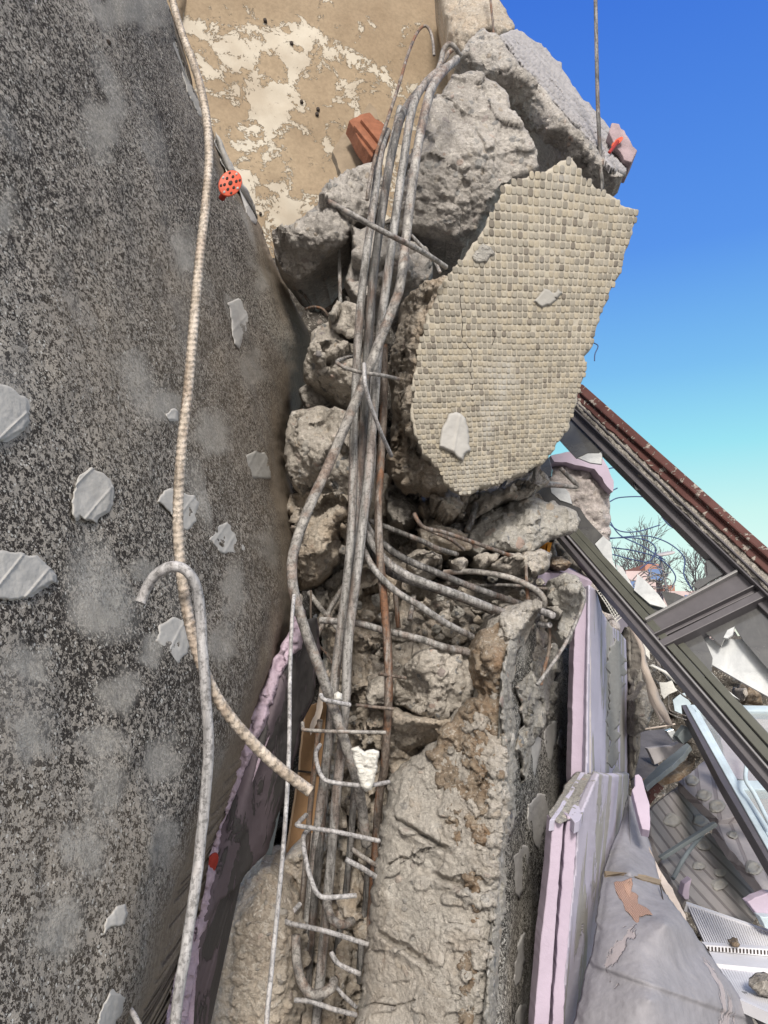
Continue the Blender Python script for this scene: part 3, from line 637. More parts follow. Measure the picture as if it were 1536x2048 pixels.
chunk([(945,1110),(975,1102),(1000,1112),(990,1130),(965,1136),(948,1125)], 1.76, .06, 'conc', 'small lump beside the end of the rusty stirrup', 36, th=.1, fac=1)
chunk([(1098,1165),(1125,1146),(1150,1148),(1166,1165),(1172,1195),(1160,1238),(1142,1280),(1128,1290),(1110,1268),(1118,1225),(1098,1195)], [(1110,1170,1.7),(1150,1180,1.6),(1130,1270,1.66),(1165,1220,1.72)], .06, 'gravelly', 'hanging yellowish chunk at the top corner of the broken column', 17, th=.12, step=2.5)
chunk([(1092,1215),(1110,1208),(1128,1222),(1120,1240),(1100,1238)], 1.66, .04, 'conc_dark', 'grey angular stone caught on the short bar ends', 18, th=.05, step=2, fac=1.2)
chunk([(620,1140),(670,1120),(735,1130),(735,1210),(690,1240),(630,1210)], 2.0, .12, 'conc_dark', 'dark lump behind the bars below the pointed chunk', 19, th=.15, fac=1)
chunk([(705,1130),(760,1120),(800,1150),(800,1210),(760,1245),(715,1230)], 1.80, .06, 'conc_warm', 'brownish broken block behind the bars where they fan out', 20, th=.2, fac=1.1)
chunk([(783,1402),(795,1350),(812,1325),(850,1300),(905,1290),(948,1298),(962,1340),(952,1385),(925,1425),(880,1440),(830,1428)],
      [(783,1402,1.72),(850,1340,1.58),(930,1310,1.62),(930,1410,1.66),(850,1420,1.62)], .07, 'conc', 'large pebbly block with a bar groove, in the middle of the rubble', 21, th=.25, step=2.3, peb=.006, pebs=45)
chunk([(765,1470),(785,1418),(812,1428),(870,1440),(920,1428),(945,1405),(935,1430),(890,1472),(850,1505),(812,1545),(785,1556),(766,1520)],
      [(765,1470,1.66),(800,1440,1.57),(860,1450,1.58),(900,1450,1.62),(800,1540,1.68),(850,1495,1.72)], .05, 'conc_warm', 'wedge of beige concrete just below the pebbly block', 22, th=.25, step=2.3)
chunk([(728,1398),(742,1362),(762,1352),(785,1362),(792,1385),(775,1410),(740,1414)], 1.64, .06, 'conc', 'white crumbly lump beside the right upright bar', 23, th=.1, step=2)
chunk([(945,1300),(962,1262),(1002,1240),(1030,1262),(1012,1300),(1002,1360),(998,1405),(975,1415),(955,1385),(945,1340)], [(950,1300,1.56),(1020,1260,1.6),(960,1380,1.56),(1000,1350,1.5),(975,1310,1.5)], .05, 'conc_brown', 'brown stained corner piece at the top of the broken column', 24, th=.2, step=2.3, peb=.002, fine=.004)

# ---- broken column
col = thing('broken_column', W(880,2300,1.6), 'big broken reinforced concrete column at the lower right of the bars', 'column')
FR = [(1000,1238),(1040,1212),(1068,1206),(1084,1214),(1062,1236),(1035,1275),(1020,1310),(1008,1360),(1006,1410),(1016,1500),(1018,1600),(1003,1700),(993,1850),(975,2048),(955,2330),(690,2330),(712,2048),(728,1940),(735,1890),(745,1790),(748,1740),(760,1700),(762,1655),(775,1600),(780,1560),(805,1535),(840,1512),(880,1478),(925,1438),(950,1410),(975,1400),(985,1330)]
def col_hf(x, y, d):
    h = 0*x
    for (ax, ay, bx, by, ww, hh) in ((785,1632,905,1705,7,-.022),(745,1855,870,1935,8,-.022),(862,1745,965,1790,7,-.012),(960,1790,1020,1800,5,-.008)):
        vx, vy = bx-ax, by-ay; L = math.hypot(vx, vy); t = ((x-ax)*vx+(y-ay)*vy)/L/L; q = ((x-ax)*vy-(y-ay)*vx)/L+2*vnoise(np.stack([x/15, y/15, 0*x], 1), 4)
        m = np.clip(1-np.abs(q)/ww, 0, 1)*np.clip(np.minimum(t, 1-t)*8, 0, 1); h = h+hh*m + .010*np.clip(1-np.abs(q+14)/14, 0, 1)*np.clip(np.minimum(t, 1-t)*5, 0, 1)
    for pts in (([775,1730],[800,1715],[820,1718],[845,1700],[880,1695]), ([720,2015],[750,2005],[790,2012],[830,2000])):
        for (ax, ay), (bx, by) in zip(pts[:-1], pts[1:]):
            vx, vy = bx-ax, by-ay; L2 = vx*vx+vy*vy; t = np.clip(((x-ax)*vx+(y-ay)*vy)/L2, 0, 1); q = np.hypot(x-ax-t*vx, y-ay-t*vy)+1.2*vnoise(np.stack([x/6, y/6, 0*x], 1), 9)
            h = h-.014*np.clip(1-q/2.6, 0, 1)
    q = np.stack([x/30, y/30, 0*x], 1); h = h + .010*np.clip((vnoise(q, 61)-.15)*12, 0, 1)
    return h
fr = ctl([(1068,1206,1.62),(1010,1330,1.52),(1015,1550,1.44),(1000,1750,1.42),(960,2100,1.38),(760,2100,1.46),(760,1800,1.52),(800,1600,1.56),(900,1500,1.55),(970,1420,1.52),(720,2000,1.56),(900,1700,1.47),(880,1950,1.43)])
patch('broken_face', FR, fr, M['conc_dust'], T=.05, Rp=35, step=2.2, th=.05, parent=col, seed=25, hf=col_hf, fac=.1, facs=12, peb=.003, pebs=65, rough=.003, mid=.003, fine=.003, chip=.003, rmask=lambda x, y: .25+1.1*np.clip(((x-(905-(y-1500)*.06))/60)+.9*vnoise(np.stack([x/45, y/45, 0*x], 1), 71), 0, 1))
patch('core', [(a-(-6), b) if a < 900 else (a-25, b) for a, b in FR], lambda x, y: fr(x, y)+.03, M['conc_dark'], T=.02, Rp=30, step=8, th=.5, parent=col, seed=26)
# brown run of soil on the right of the broken face, seen as its own crust
patch('soil_crust', [(905,1440),(960,1400),(1000,1405),(1006,1500),(1000,1600),(985,1700),(965,1800),(950,1950),(930,2100),(915,2060),(925,1930),(935,1800),(925,1700),(900,1640),(870,1560),(865,1500)], lambda x, y: fr(x, y)-.042, M['conc_brown'], T=.012, Rp=25, step=2.5, th=.05, rag=12, parent=col, seed=27, fac=.9, facs=20, peb=.005, pebs=60, fine=.004, mid=.006)
SD = [(1084,1214),(1062,1236),(1035,1275),(1020,1310),(1008,1360),(1006,1410),(1016,1500),(1018,1600),(1003,1700),(993,1850),(975,2048),(955,2330),(1120,2330),(1110,2048),(1125,1850),(1140,1640),(1152,1540),(1155,1300),(1150,1230),(1128,1290),(1105,1330),(1092,1290),(1088,1250)]
sd = plane((1010,1400,1.47),(980,2048,1.36),(1140,1500,2.35))
patch('speckled_side', SD, sd, M['speck_side'], T=.0, step=3, th=.05, rag=2, parent=col, seed=28, peb=0, rough=.006, fine=.0012, fac=0)
patch('mortar_strip', [(1080,1212),(1055,1240),(1030,1275),(1014,1312),(1002,1365),(1000,1410),(1008,1500),(1010,1600),(996,1700),(986,1850),(968,2048),(950,2330),(975,2330),(990,2048),(1006,1850),(1016,1700),(1032,1600),(1034,1500),(1028,1410),(1024,1360),(1034,1315),(1052,1278),(1070,1245),(1088,1222)], lambda x, y: sd(x, y)-.012, M['gravelly'], T=.012, Rp=8, step=2.2, th=.03, rag=5, parent=col, seed=29, peb=.003, pebs=70, rough=.004, fine=.002, fac=.6, facs=20)
patch('mortar_patch', [(1034,1380),(1052,1352),(1068,1330),(1085,1300),(1110,1290),(1130,1295),(1115,1330),(1118,1370),(1108,1410),(1098,1440),(1078,1470),(1058,1500),(1045,1560),(1036,1500),(1048,1440)], lambda x, y: sd(x, y)-.02, M['gravelly'], T=.03, Rp=10, step=2.2, th=.03, rag=7, parent=col, seed=30, peb=.004, pebs=60, rough=.006, fine=.003, fac=1, facs=20)
SA = [([(1060,1490),(1068,1470),(1080,1478),(1078,1510),(1068,1555),(1060,1560)],0),([(1090,1465),(1100,1445),(1112,1440),(1110,1490),(1098,1532),(1090,1515)],0),([(1117,1465),(1124,1458),(1127,1480),(1122,1500),(1116,1490)],1),
      ([(1060,1610),(1075,1590),(1090,1588),(1092,1640),(1080,1700),(1070,1690),(1058,1650)],1),([(1028,1720),(1040,1695),(1055,1692),(1054,1750),(1040,1795),(1028,1780)],1),([(1080,1718),(1090,1715),(1088,1780),(1076,1835),(1072,1800)],1),
      ([(978,1950),(985,1900),(998,1882),(1006,1900),(1002,1960),(985,2040),(975,2030)],0),([(1003,1690),(1012,1683),(1012,1710),(1003,1735),(998,1720)],0),([(1035,1890),(1048,1865),(1048,1930),(1035,1975),(1029,1960)],1),([(1028,2040),(1040,2010),(1050,2015),(1045,2080),(1025,2090)],1)]
for k, (pl, dk) in enumerate(SA):
    cx_ = sum(p[0] for p in pl)/len(pl)
    pl = [(cx_+(a-cx_)*1.25, b) for a, b in pl]
    blob(pl, lambda x, y: sd(x, y)-.004, M['adhesive'], col, raise_=.006, step=2, rag=2.5, seed=40+k, ridges=[(cx_-3, 0, cx_-3.01, 1), (cx_+5, 0, cx_+5.01, 1)])
patch('column_core', [(655,1260),(705,1230),(782,1280),(790,1560),(765,1700),(752,1800),(745,1900),(720,2050),(700,2330),(560,2330),(585,2000),(600,1850),(612,1760),(640,1680),(655,1560),(662,1400)], ctl([(700,1300,1.78),(720,1500,1.74),(690,1700,1.70),(660,2000,1.66),(620,1800,1.78),(780,1600,1.78)]), M['conc_warm'], T=.06, Rp=25, step=2.6, th=.35, parent=col, seed=33, fac=1.0, facs=13, rough=.012,
      hf=lambda x, y, d: .014*np.clip(vnoise(np.stack([x/14, y/120, 0*x], 1), 44)*3, -1, 1))
chunk([(403,2000),(400,1930),(410,1865),(430,1815),(462,1785),(490,1758),(522,1728),(555,1738),(580,1762),(605,1800),(620,1900),(612,2010),(600,2330),(400,2330)],
      1.66, .15, 'conc_warm', 'rounded pebbly boulder at the bottom left beside the pink foam', 34, th=.35, step=2.3, peb=.006, pebs=50, fac=0, ang=0, chip=.0015, mid=.001, rough=.0045, Rp=75)
chunk([(560,1735),(590,1700),(625,1690),(640,1730),(625,1800),(600,1800),(585,1765)], 1.72, .05, 'conc_warm', 'small sandy lump between the bottom boulder and the bars', 35, th=.2, fac=.7)

# ---- mosaic slab
ms = thing('mosaic_slab', W(1000,990,1.7), 'slab of broken wall faced with small beige mosaic tiles', 'mosaic slab')
mp_ = plane((840,700,1.54),(1230,560,1.72),(950,980,1.60))
MO = [(1052,355),(1085,345),(1110,330),(1130,322),(1145,317),(1155,335),(1165,358),(1185,368),(1205,382),(1228,392),(1240,412),(1274,418),(1268,445),(1258,490),(1245,530),(1232,560),(1215,600),(1205,620),(1190,665),(1188,690),(1170,712),(1172,742),(1160,775),(1152,810),(1138,850),(1118,890),(1085,925),(1055,942),(1020,955),(985,968),(958,978),(945,988),(925,992),(905,978),(890,965),(878,940),(865,920),(842,905),(835,880),(828,850),(822,820),(824,780),(828,740),(840,690),(850,660),(858,620),(872,590),(885,565),(905,540),(925,525),(932,505),(955,475),(975,445),(990,420),(1000,390),(1008,372),(1030,362)]
patch('grout_face', MO, mp_, M['grout'], T=.003, Rp=4, step=3, th=.09, rag=4, parent=ms, seed=50, peb=0, rough=.0004, fine=.0006, fac=0, shrink=.96)
patch('broken_edge', [(880,556),(905,540),(892,565),(878,592),(862,625),(852,665),(840,700),(830,745),(826,785),(824,820),(830,852),(838,880),(846,904),(868,922),(892,966),(880,980),(850,976),(815,970),(790,962),(776,930),(778,900),(788,865),(782,820),(790,780),(778,730),(785,680),(800,640),(802,600),(832,575),(862,560)],
      ctl([(870,575,1.60),(858,640,1.585),(838,720,1.575),(830,820,1.575),(850,900,1.59),(885,965,1.62),(800,620,1.78),(782,730,1.84),(788,850,1.84),(790,950,1.84),(830,970,1.74)]), M['conc_warm'], T=.02, Rp=12, step=2.3, th=.25, rag=5, parent=ms, seed=51, peb=.006, pebs=50, fac=1.6, facs=14, rough=.012, fine=.004)
def homog(src, dst):
    A = []
    for (u, v), (x, y) in zip(src, dst):
        A.append([u,v,1,0,0,0,-x*u,-x*v]); A.append([0,0,0,u,v,1,-y*u,-y*v])
    h = np.linalg.solve(np.array(A, float), np.array(dst, float).ravel()); return np.append(h, 1).reshape(3, 3)
NU, NV = 40, 50
H = homog([(0,0),(NU,0),(NU,NV),(0,NV)], [(838,352),(1292,403),(1206,958),(902,985)])
def tpx(u, v):
    q = np.stack([u, v, np.ones_like(u)])
    r = H@q; return r[0]/r[2], r[1]/r[2]
MOd = densify(MO, 5, 4, 50); TV, TF, TC = [], [], []; rng = np.random.RandomState(4)
PATCHES = [((1020,560),30,.5),((1075,690),35,.5),((1030,850),38,.6),((930,500),14,1)]
for v in range(-4, NV+3):
    ph = vnoise(np.array([[v*.37, 0, 0]]), 3)[0]*.12
    for u in range(-6, NU+6):
        cu = u+.5+ph+rng.uniform(-.05,.05)+.25*vnoise(np.array([[u*.11, v*.11, 2.]]), 8)[0]; cv = v+.5+rng.uniform(-.05,.05)+.15*vnoise(np.array([[u*.13, v*.13, 5.]]), 9)[0]
        X, Y = tpx(np.array([cu-.4, cu+.4, cu+.4, cu-.4, cu]), np.array([cv-.4, cv-.4, cv+.4, cv+.4, cv]))
        if not inside(MOd, X[4:], Y[4:]).all(): continue
        if rng.rand() < .006 or math.hypot(X[4]-922, Y[4]-508) < 14: continue
        hw = .425+rng.uniform(-.035,.03); hh_ = .425+rng.uniform(-.035,.03); cut = .13+rng.uniform(0,.08)
        ring = [(-hw+cut,-hh_),(hw-cut,-hh_),(hw,-hh_+cut),(hw,hh_-cut),(hw-cut,hh_),(-hw+cut,hh_),(-hw,hh_-cut),(-hw,-hh_+cut)]
        sk = rng.uniform(-.06,.06,2); base = len(TV); up = .0014+rng.uniform(-.0006,.0009); tlt = rng.uniform(-.0007,.0007,2)
        g = rng.rand(); 
        c = np.array([.46,.41,.325]) if g < .3 else np.array([.40,.37,.315]) if g < .66 else np.array([.33,.305,.26]) if g < .88 else np.array([.225,.2,.17]) if g < .955 else np.array([.5,.46,.38])
        c = c*rng.uniform(.88,1.12)
        for f, h in ((1.06, -.001), (1., up*.45), (.86, up*.85), (.55, up), (.05, up*1.02)):
            uu = np.array([cu+(a+b*sk[0])*f for a, b in ring]); vv = np.array([cv+(b+a*sk[1])*f for a, b in ring])
            x, y = tpx(uu, vv); d = mp_(x, y)-.0035-h-tlt[0]*(uu-cu)-tlt[1]*(vv-cv)
            TV += list(W(x, y, d)); TC += [(*c, 1)]*8
        for k in range(4):
            for i in range(8): TF.append([base+k*8+i, base+k*8+(i+1) % 8, base+(k+1)*8+(i+1) % 8, base+(k+1)*8+i])
meshobj('mosaic_tiles', TV, np.array(TF), M['tiles'], ms, True, col=TC)
blob([(880,895),(884,862),(898,830),(912,822),(928,832),(940,870),(938,900),(925,920),(912,912),(905,905),(893,900)], lambda x, y: mp_(x, y)-.008, M['adhesive'], ms, ridges=[(906,908,920,830)], seed=60, raise_=.006)
blob([(1070,600),(1085,582),(1102,588),(1110,575),(1122,582),(1115,600),(1098,612),(1082,612)], lambda x, y: mp_(x, y)-.005, M['adhesive_dark'], ms, name='mortar_smear', seed=61, raise_=.006, rag=7)
blob([(945,510),(955,492),(978,492),(985,505),(970,520),(955,522)], lambda x, y: mp_(x, y)-.005, M['gravelly'], ms, name='mortar_smear', seed=62, raise_=.004, rag=5)
bar([(1186,685,1.75),(1196,692,1.75),(1190,708,1.75),(1189,722,1.75)], 1.2, M['cable'], 'thin bent blue wire sticking out of the right edge of the mosaic', 'wire', name='tie_wire')

for pts in ([(919,544),(922,585),(920,600),(925,640),(924,670),(933,690),(944,706),(940,740),(945,765),(943,790),(949,812)], [(985,655),(990,672),(984,690)]):
    bar([(x, y, float(mp_(np.float64(x), np.float64(y)))-.0042) for x, y in pts], .9, M['hole'], name='crack', parent=ms, ds=.004)
# ---- top beam
tb = thing('broken_beam', W(1060,330,2.2), 'broken concrete beam slanting down to the right against the sky', 'beam')
patch('broken_face', [(915,120),(922,100),(945,72),(965,58),(1000,74),(1040,128),(1080,170),(1120,222),(1165,268),(1195,295),(1222,335),(1248,348),(1225,370),(1200,388),(1165,362),(1145,330),(1110,345),(1070,345),(1060,300),(1045,250),(1018,205),(1010,180),(965,150),(935,135)],
      ctl([(920,110,2.0),(960,70,2.02),(1000,80,2.0),(1020,190,2.05),(1060,280,2.25),(1000,130,1.94),(1080,180,1.98),(1100,260,1.96),(1090,320,2.3),(1180,300,1.95),(1230,350,2.0),(1140,320,2.0)]), M['conc_grey'], T=.04, Rp=20, step=2.6, th=.3, parent=tb, seed=52, peb=.007, pebs=38, fac=.5, facs=9, chip=.003)
def beam_hf(x, y, d):
    a = (x-1040)*.66+(y-128)*.75; b = -(x-1040)*.75+(y-128)*.66; w_ = vnoise(np.stack([x/20, y/20, 0*x], 1), 3)
    r = np.floor(b/8.+.3*w_); g1 = np.abs((b/8.+.3*w_) % 1-.5) > .38; g2 = np.abs(((a+7*(r % 2))/15.+.2*w_) % 1-.5) > .42
    return .016*(1-(g1 | g2)) - .02*np.clip(1-np.abs(b+22+3*w_)/2.5, 0, 1)*(a > 60) + .008*w_
tp = plane((1040,128,2.0),(1190,290,1.99),(1110,120,2.6))
patch('mortar_top', [(1000,72),(1032,57),(1060,72),(1095,98),(1120,130),(1160,190),(1195,225),(1222,258),(1250,290),(1266,318),(1250,346),(1222,333),(1195,292),(1165,264),(1120,218),(1080,166),(1040,124)], tp, M['relief'], T=.01, Rp=10, step=2, th=.06, rag=4, parent=tb, seed=53, peb=0, rough=.003, fine=.0015, fac=.2, hf=beam_hf)
fb = thing('foam_block', W(1245,290,2.3), 'pinkish foam block hanging at the tip of the top beam', 'foam block')
slabpoly('foam', [(1216,262),(1222,244),(1240,246),(1262,285),(1272,302),(1262,322),(1248,318)], plane((1216,262,2.1),(1272,302,2.1),(1240,246,2.12)), .12, M['pink_dull'], fb, rag=3, seed=3, dirv=(.1,.99,.05), bevel=.004)
disc('anchor_plate', W(1234,283,2.085), [.012,0,.016], [.01,-.012,-.004], .003, M['red'], fb, n=16)
tube3('anchor_pin', [W(1236,283,2.08), W(1218,306,2.04)], .005, M['red_dark'], fb, smoothpath=False)
bar([(1190,-60,2.05),(1193,100,2.03),(1196,220,2.0),(1201,320,1.97),(1204,382,1.95)], 4.6, M['bar_dark'], 'long thin straight bar standing up against the blue sky', 'rebar')
bar([(975,-60,2.7),(982,10,2.65),(988,72,2.6)], 2.8, M['bar_rust'], 'short thin rusty bar above the top beam', 'rebar')
# brick
br = tag(slabpoly('broken_brick', [(700,240),(722,228),(738,226),(778,256),(782,270),(770,285),(752,300),(745,313),(728,292),(712,268)], plane((700,240,2.3),(780,260,2.34),(745,313,2.26)), .05, M['brick'], rag=2, bevel=.003), 'orange ribbed brick piece behind the bars against the tan wall', 'brick')
for k, (a, b) in enumerate((((708,250),(748,300)), ((722,238),(762,288)))):
    slabpoly('brick_web', [(a[0],a[1]),(a[0]+7,a[1]-3),(b[0]+7,b[1]-3),(b[0],b[1])], plane((700,240,2.28),(780,260,2.32),(745,313,2.24)), .02, M['brick'], br, bevel=.002)
tag(slabpoly('broken_tile', [(664,302),(692,262),(716,288),(742,312),(722,330),(684,352)], plane((664,302,2.36),(716,280,2.4),(700,350,2.34)), .03, M['tan'], rag=3, bevel=.002), 'tan backed tile fragment leaning below the orange brick', 'tile')
tag(slabpoly('broken_tile', [(722,232),(738,206),(752,218),(760,240),(742,236)], const(2.4), .03, M['tan'], rag=2), 'small tan tile fragment poking up behind the orange brick', 'tile')
# ============================================================ BARS
G1 = 'long bars of the bare column bundle'
bar([(914,118,1.62),(890,140,1.58),(868,168,1.53),(856,200,1.5),(842,260,1.48),(830,330,1.46),(817,430,1.45),(802,560,1.44),(788,610,1.44),(760,680,1.44),(735,745,1.44),(700,830,1.44),(655,935,1.44),(618,1015,1.43),(594,1080,1.42),(584,1130,1.41),(588,1185,1.41),(612,1265,1.42),(640,1340,1.43),(668,1420,1.45),(695,1500,1.47),(718,1580,1.50),(733,1690,1.55)], 10.2, M['bar_slant'], 'thick rust streaked bar crossing in front of the bundle and bending back below', 'rebar', wob=.0004)
bar([(905,128,1.66),(868,150,1.62),(838,185,1.57),(822,230,1.54),(806,330,1.52),(790,440,1.51),(774,560,1.5),(762,650,1.5),(752,760,1.5),(743,880,1.5),(731,1000,1.5),(716,1130,1.5),(697,1280,1.5),(690,1420,1.51),(672,1600,1.53),(655,1800,1.55),(632,2048,1.57),(605,2330,1.6)], 9.3, M['bar'], 'grey bar on the right of the bundle, bent over at its top', 'rebar', G1, wob=.0004)
bar([(840,178,1.72),(812,215,1.66),(795,260,1.6),(778,340,1.57),(762,440,1.55),(746,560,1.54),(736,680,1.53),(730,800,1.53),(722,920,1.53),(708,1060,1.53),(690,1200,1.53),(672,1340,1.53),(655,1500,1.55),(638,1700,1.57),(615,1950,1.6),(596,2330,1.62)], 9, M['bar_dark'], 'darkest bar in the middle of the bundle', 'rebar', G1, wob=.0004)
bar([(775,262,1.72),(762,300,1.64),(748,400,1.59),(734,500,1.56),(722,600,1.54),(715,700,1.53),(708,850,1.53),(706,960,1.52),(700,1100,1.52),(684,1240,1.52),(670,1350,1.53),(663,1440,1.53),(645,1580,1.55),(625,1750,1.58),(605,1950,1.6),(580,2330,1.63)], 8.8, M['bar'], 'leftmost of the long grey upright bars, rusty near its foot', 'rebar', G1, wob=.0004)
bar([(800,215,1.75),(782,300,1.66),(766,400,1.62),(750,520,1.6),(742,640,1.58),(738,760,1.57),(745,880,1.56),(741,960,1.56),(726,1060,1.56)], 7.5, M['bar'], 'slimmer grey bar squeezed behind the front of the bundle', 'rebar', G1)
bar([(768,690,1.62),(768,800,1.6),(763,900,1.58),(757,1000,1.56),(758,1080,1.55),(765,1170,1.54),(773,1260,1.54),(777,1340,1.54),(776,1420,1.55),(768,1540,1.58),(758,1600,1.6),(745,1800,1.62),(735,1950,1.63),(722,2330,1.66)], 8.2, M['bar_rust'], 'rusty upright bar standing apart to the right of the bundle', 'rebar', wob=.0004)
bar([(710,1560,1.62),(700,1700,1.63),(690,1800,1.64),(668,1960,1.65),(650,2330,1.67)], 6.5, M['bar_dark'], 'thin dark bar inside the lower cage, right of the bundle', 'rebar')
bar([(738,1680,1.64),(732,1800,1.64),(722,1900,1.64),(714,2048,1.66),(700,2330,1.67)], 6.5, M['bar_dark'], 'dark bar in the lower cage against the column face', 'rebar')
bar([(640,1440,1.6),(622,1600,1.62),(612,1720,1.62),(600,1850,1.63),(590,2000,1.64),(575,2330,1.66)], 5.5, M['bar_rust'], 'rusty bar along the left side of the lower cage', 'rebar')
# fan to the right
G2 = 'bars bent out of the bundle to the right'
bar([(722,1020,1.60),(740,1062,1.58),(775,1095,1.57),(812,1119,1.56),(875,1146,1.57),(938,1172,1.6),(1000,1194,1.64),(1055,1213,1.7)], 7, M['bar_dark'], 'topmost dark bar of the fan curving right', 'rebar', G2)
bar([(720,1040,1.58),(740,1080,1.56),(768,1118,1.55),(805,1146,1.54),(850,1166,1.54),(919,1191,1.56),(981,1216,1.6),(1025,1232,1.66)], 8.5, M['bar'], 'thickest grey bar of the fan curving right', 'rebar', G2)
bar([(722,1065,1.6),(745,1108,1.59),(775,1142,1.58),(820,1162,1.57),(875,1180,1.58),(950,1208,1.62),(1012,1236,1.68)], 7.5, M['bar_dark'], 'dark bar lying just under the thickest one of the fan', 'rebar', G2)
bar([(722,1085,1.58),(740,1125,1.55),(762,1155,1.53),(794,1184,1.52),(840,1212,1.52),(888,1244,1.54),(945,1274,1.6)], 6.6, M['bar'], 'lowest bar of the fan ending at the column top', 'rebar', G2)
bar([(720,1030,1.66),(738,1041,1.66),(778,1056,1.66),(841,1081,1.66),(875,1097,1.67),(915,1109,1.7)], 5.4, M['bar_dark'], 'short blackened bar above the fan', 'rebar')
bar([(640,1240,1.62),(716,1247,1.6),(762,1259,1.59),(840,1278,1.57),(888,1294,1.56),(955,1310,1.6)], 7, M['bar'], 'dusty bar lying nearly level below the fan', 'rebar')
bar([(888,1145,1.72),(930,1143,1.7),(966,1145,1.68),(1022,1156,1.66),(1069,1178,1.64),(1088,1198,1.64),(1086,1222,1.66)], 6, M['bar_slant'], 'pale curved bar hooking down beside the hanging chunk', 'rebar')
bar([(880,1175,1.76),(940,1172,1.74),(1010,1170,1.73),(1100,1178,1.72)], 3.5, M['bar_dark'], 'thin dark bar running level behind the fan', 'rebar')
bar([(828,1026,1.56),(836,1042,1.56),(850,1056,1.56),(885,1064,1.57),(919,1075,1.59),(981,1097,1.64),(1036,1117,1.70)], 4.4, M['bar_rust'], 'rusty stirrup with a pale upturned tip under the mosaic', 'stirrup', name='stirrup')
bar([(856,1060,1.6),(880,1070,1.6),(905,1082,1.62),(928,1100,1.66)], 3.4, M['bar_rust'], 'short rusty bar branching below the pale tipped stirrup', 'stirrup', name='stirrup')
bar([(952,1008,1.8),(944,1035,1.78),(935,1062,1.76)], 7, M['bar_dark'], 'dark bar stub standing at the left end of the gravelly slab', 'rebar')
bar([(985,1000,1.86),(978,1022,1.86),(970,1040,1.84)], 5.5, M['bar'], 'grey bar stub leaning behind the gravelly slab', 'rebar')
bar([(1010,962,1.9),(998,985,1.88),(990,1012,1.88)], 4.5, M['bar_dark'], 'short dark stub right below the mosaic slab', 'rebar')
bar([(1079,918,1.78),(1070,955,1.8),(1062,998,1.84)], 6.5, M['bar'], 'grey bar stub rising from the gravelly slab to the mosaic', 'rebar')
bar([(1066,970,1.95),(1110,971,2.0),(1152,974,2.05),(1156,972,2.05),(1140,956,2.03),(1122,938,2.0)], 4.6, M['bar_slant'], 'bar bent to a sharp V beyond the gravelly slab', 'rebar', smoothpath=False)
bar([(1052,1125,1.68),(1053,1160,1.66),(1056,1200,1.66)], 3.6, M['bar_rust'], 'thin upright bar end above the column top', 'rebar')
bar([(1082,1222,1.62),(1094,1226,1.6),(1106,1231,1.58)], 7, M['bar_light'], 'stubby pale bar end at the column corner, upper one', 'rebar')
bar([(1080,1248,1.64),(1090,1250,1.62),(1100,1250,1.6)], 5.5, M['bar_light'], 'stubby pale bar end at the column corner, lower one', 'rebar')
bar([(1100,1246,1.66),(1098,1300,1.66),(1088,1340,1.66),(1082,1370,1.66)], 3.6, M['bar_rust'], 'rusty thin bar hanging along the speckled column side', 'rebar')
bar([(1155,1175,1.62),(1168,1195,1.6),(1160,1225,1.58),(1135,1280,1.55),(1100,1335,1.5),(1074,1370,1.48)], 3.6, M['bar'], 'thin bar slanting across the top of the speckled column side', 'rebar')
bar([(790,1180,1.7),(793,1215,1.7),(797,1255,1.7)], 5, M['bar_rust'], 'brown bar stub standing in the loose rubble, left one', 'rebar')
bar([(828,1190,1.7),(824,1215,1.7),(819,1240,1.68)], 5, M['bar_slant'], 'tan bar stub standing in the loose rubble, right one', 'rebar')
# stirrups and hooks
SG = 'stirrups of the lower cage'
def st(p, r, m, l, g=SG, **k): return bar(p, r, M[m], l, 'stirrup', g, name='stirrup', **k)
st([(605,1445,1.46),(606,1455,1.45),(612,1460,1.44),(673,1463,1.43),(771,1465,1.46)], 3.6, 'bar_slant', 'level stirrup with a short upturned left end')
st([(642,1390,1.42),(645,1397,1.41),(655,1401,1.41),(700,1410,1.44)], 4.4, 'bar_light', 'short pale stirrup end wrapping the crossing bar')
st([(712,1410,1.5),(787,1418,1.52)], 3.4, 'bar_rust', 'red brown stirrup end poking from the pebbly block', smoothpath=False)
st([(757,1348,1.52),(812,1356,1.56)], 3.2, 'bar_rust', 'thin rusty stirrup end above the white lump', smoothpath=False)
st([(640,1490,1.52),(632,1505,1.48),(634,1526,1.45),(642,1550,1.43),(655,1562,1.42),(690,1568,1.42),(735,1571,1.43),(778,1564,1.48)], 4.2, 'bar_light', 'pale stirrup passing under the white flake')
st([(612,1630,1.56),(598,1645,1.5),(600,1652,1.48),(673,1664,1.46),(759,1682,1.5)], 4.4, 'bar_light', 'pale stirrup slanting over the bars, second below the white flake')
st([(622,1655,1.54),(609,1668,1.5),(607,1690,1.46),(615,1735,1.43),(628,1775,1.42),(638,1790,1.42),(654,1795,1.42),(712,1791,1.44)], 4.6, 'bar_light', 'long pale stirrup bent into an open hook')
st([(600,1808,1.56),(574,1838,1.52),(578,1846,1.5),(650,1862,1.47),(736,1889,1.5)], 4.6, 'bar_light', 'pale stirrup slanting over the bars near the bottom boulder')
st([(691,1719,1.47),(720,1734,1.47),(752,1754,1.5)], 5, 'bar_light', 'thick pale stirrup stub at the column face, lower of a pair')
st([(703,1698,1.49),(735,1720,1.49),(765,1738,1.52)], 4.5, 'bar_slant', 'thin grey stirrup stub at the column face, upper of a pair')
st([(662,1905,1.5),(678,1928,1.49),(720,1948,1.5)], 4.5, 'bar_light', 'bent stirrup stub beside the lower hook')
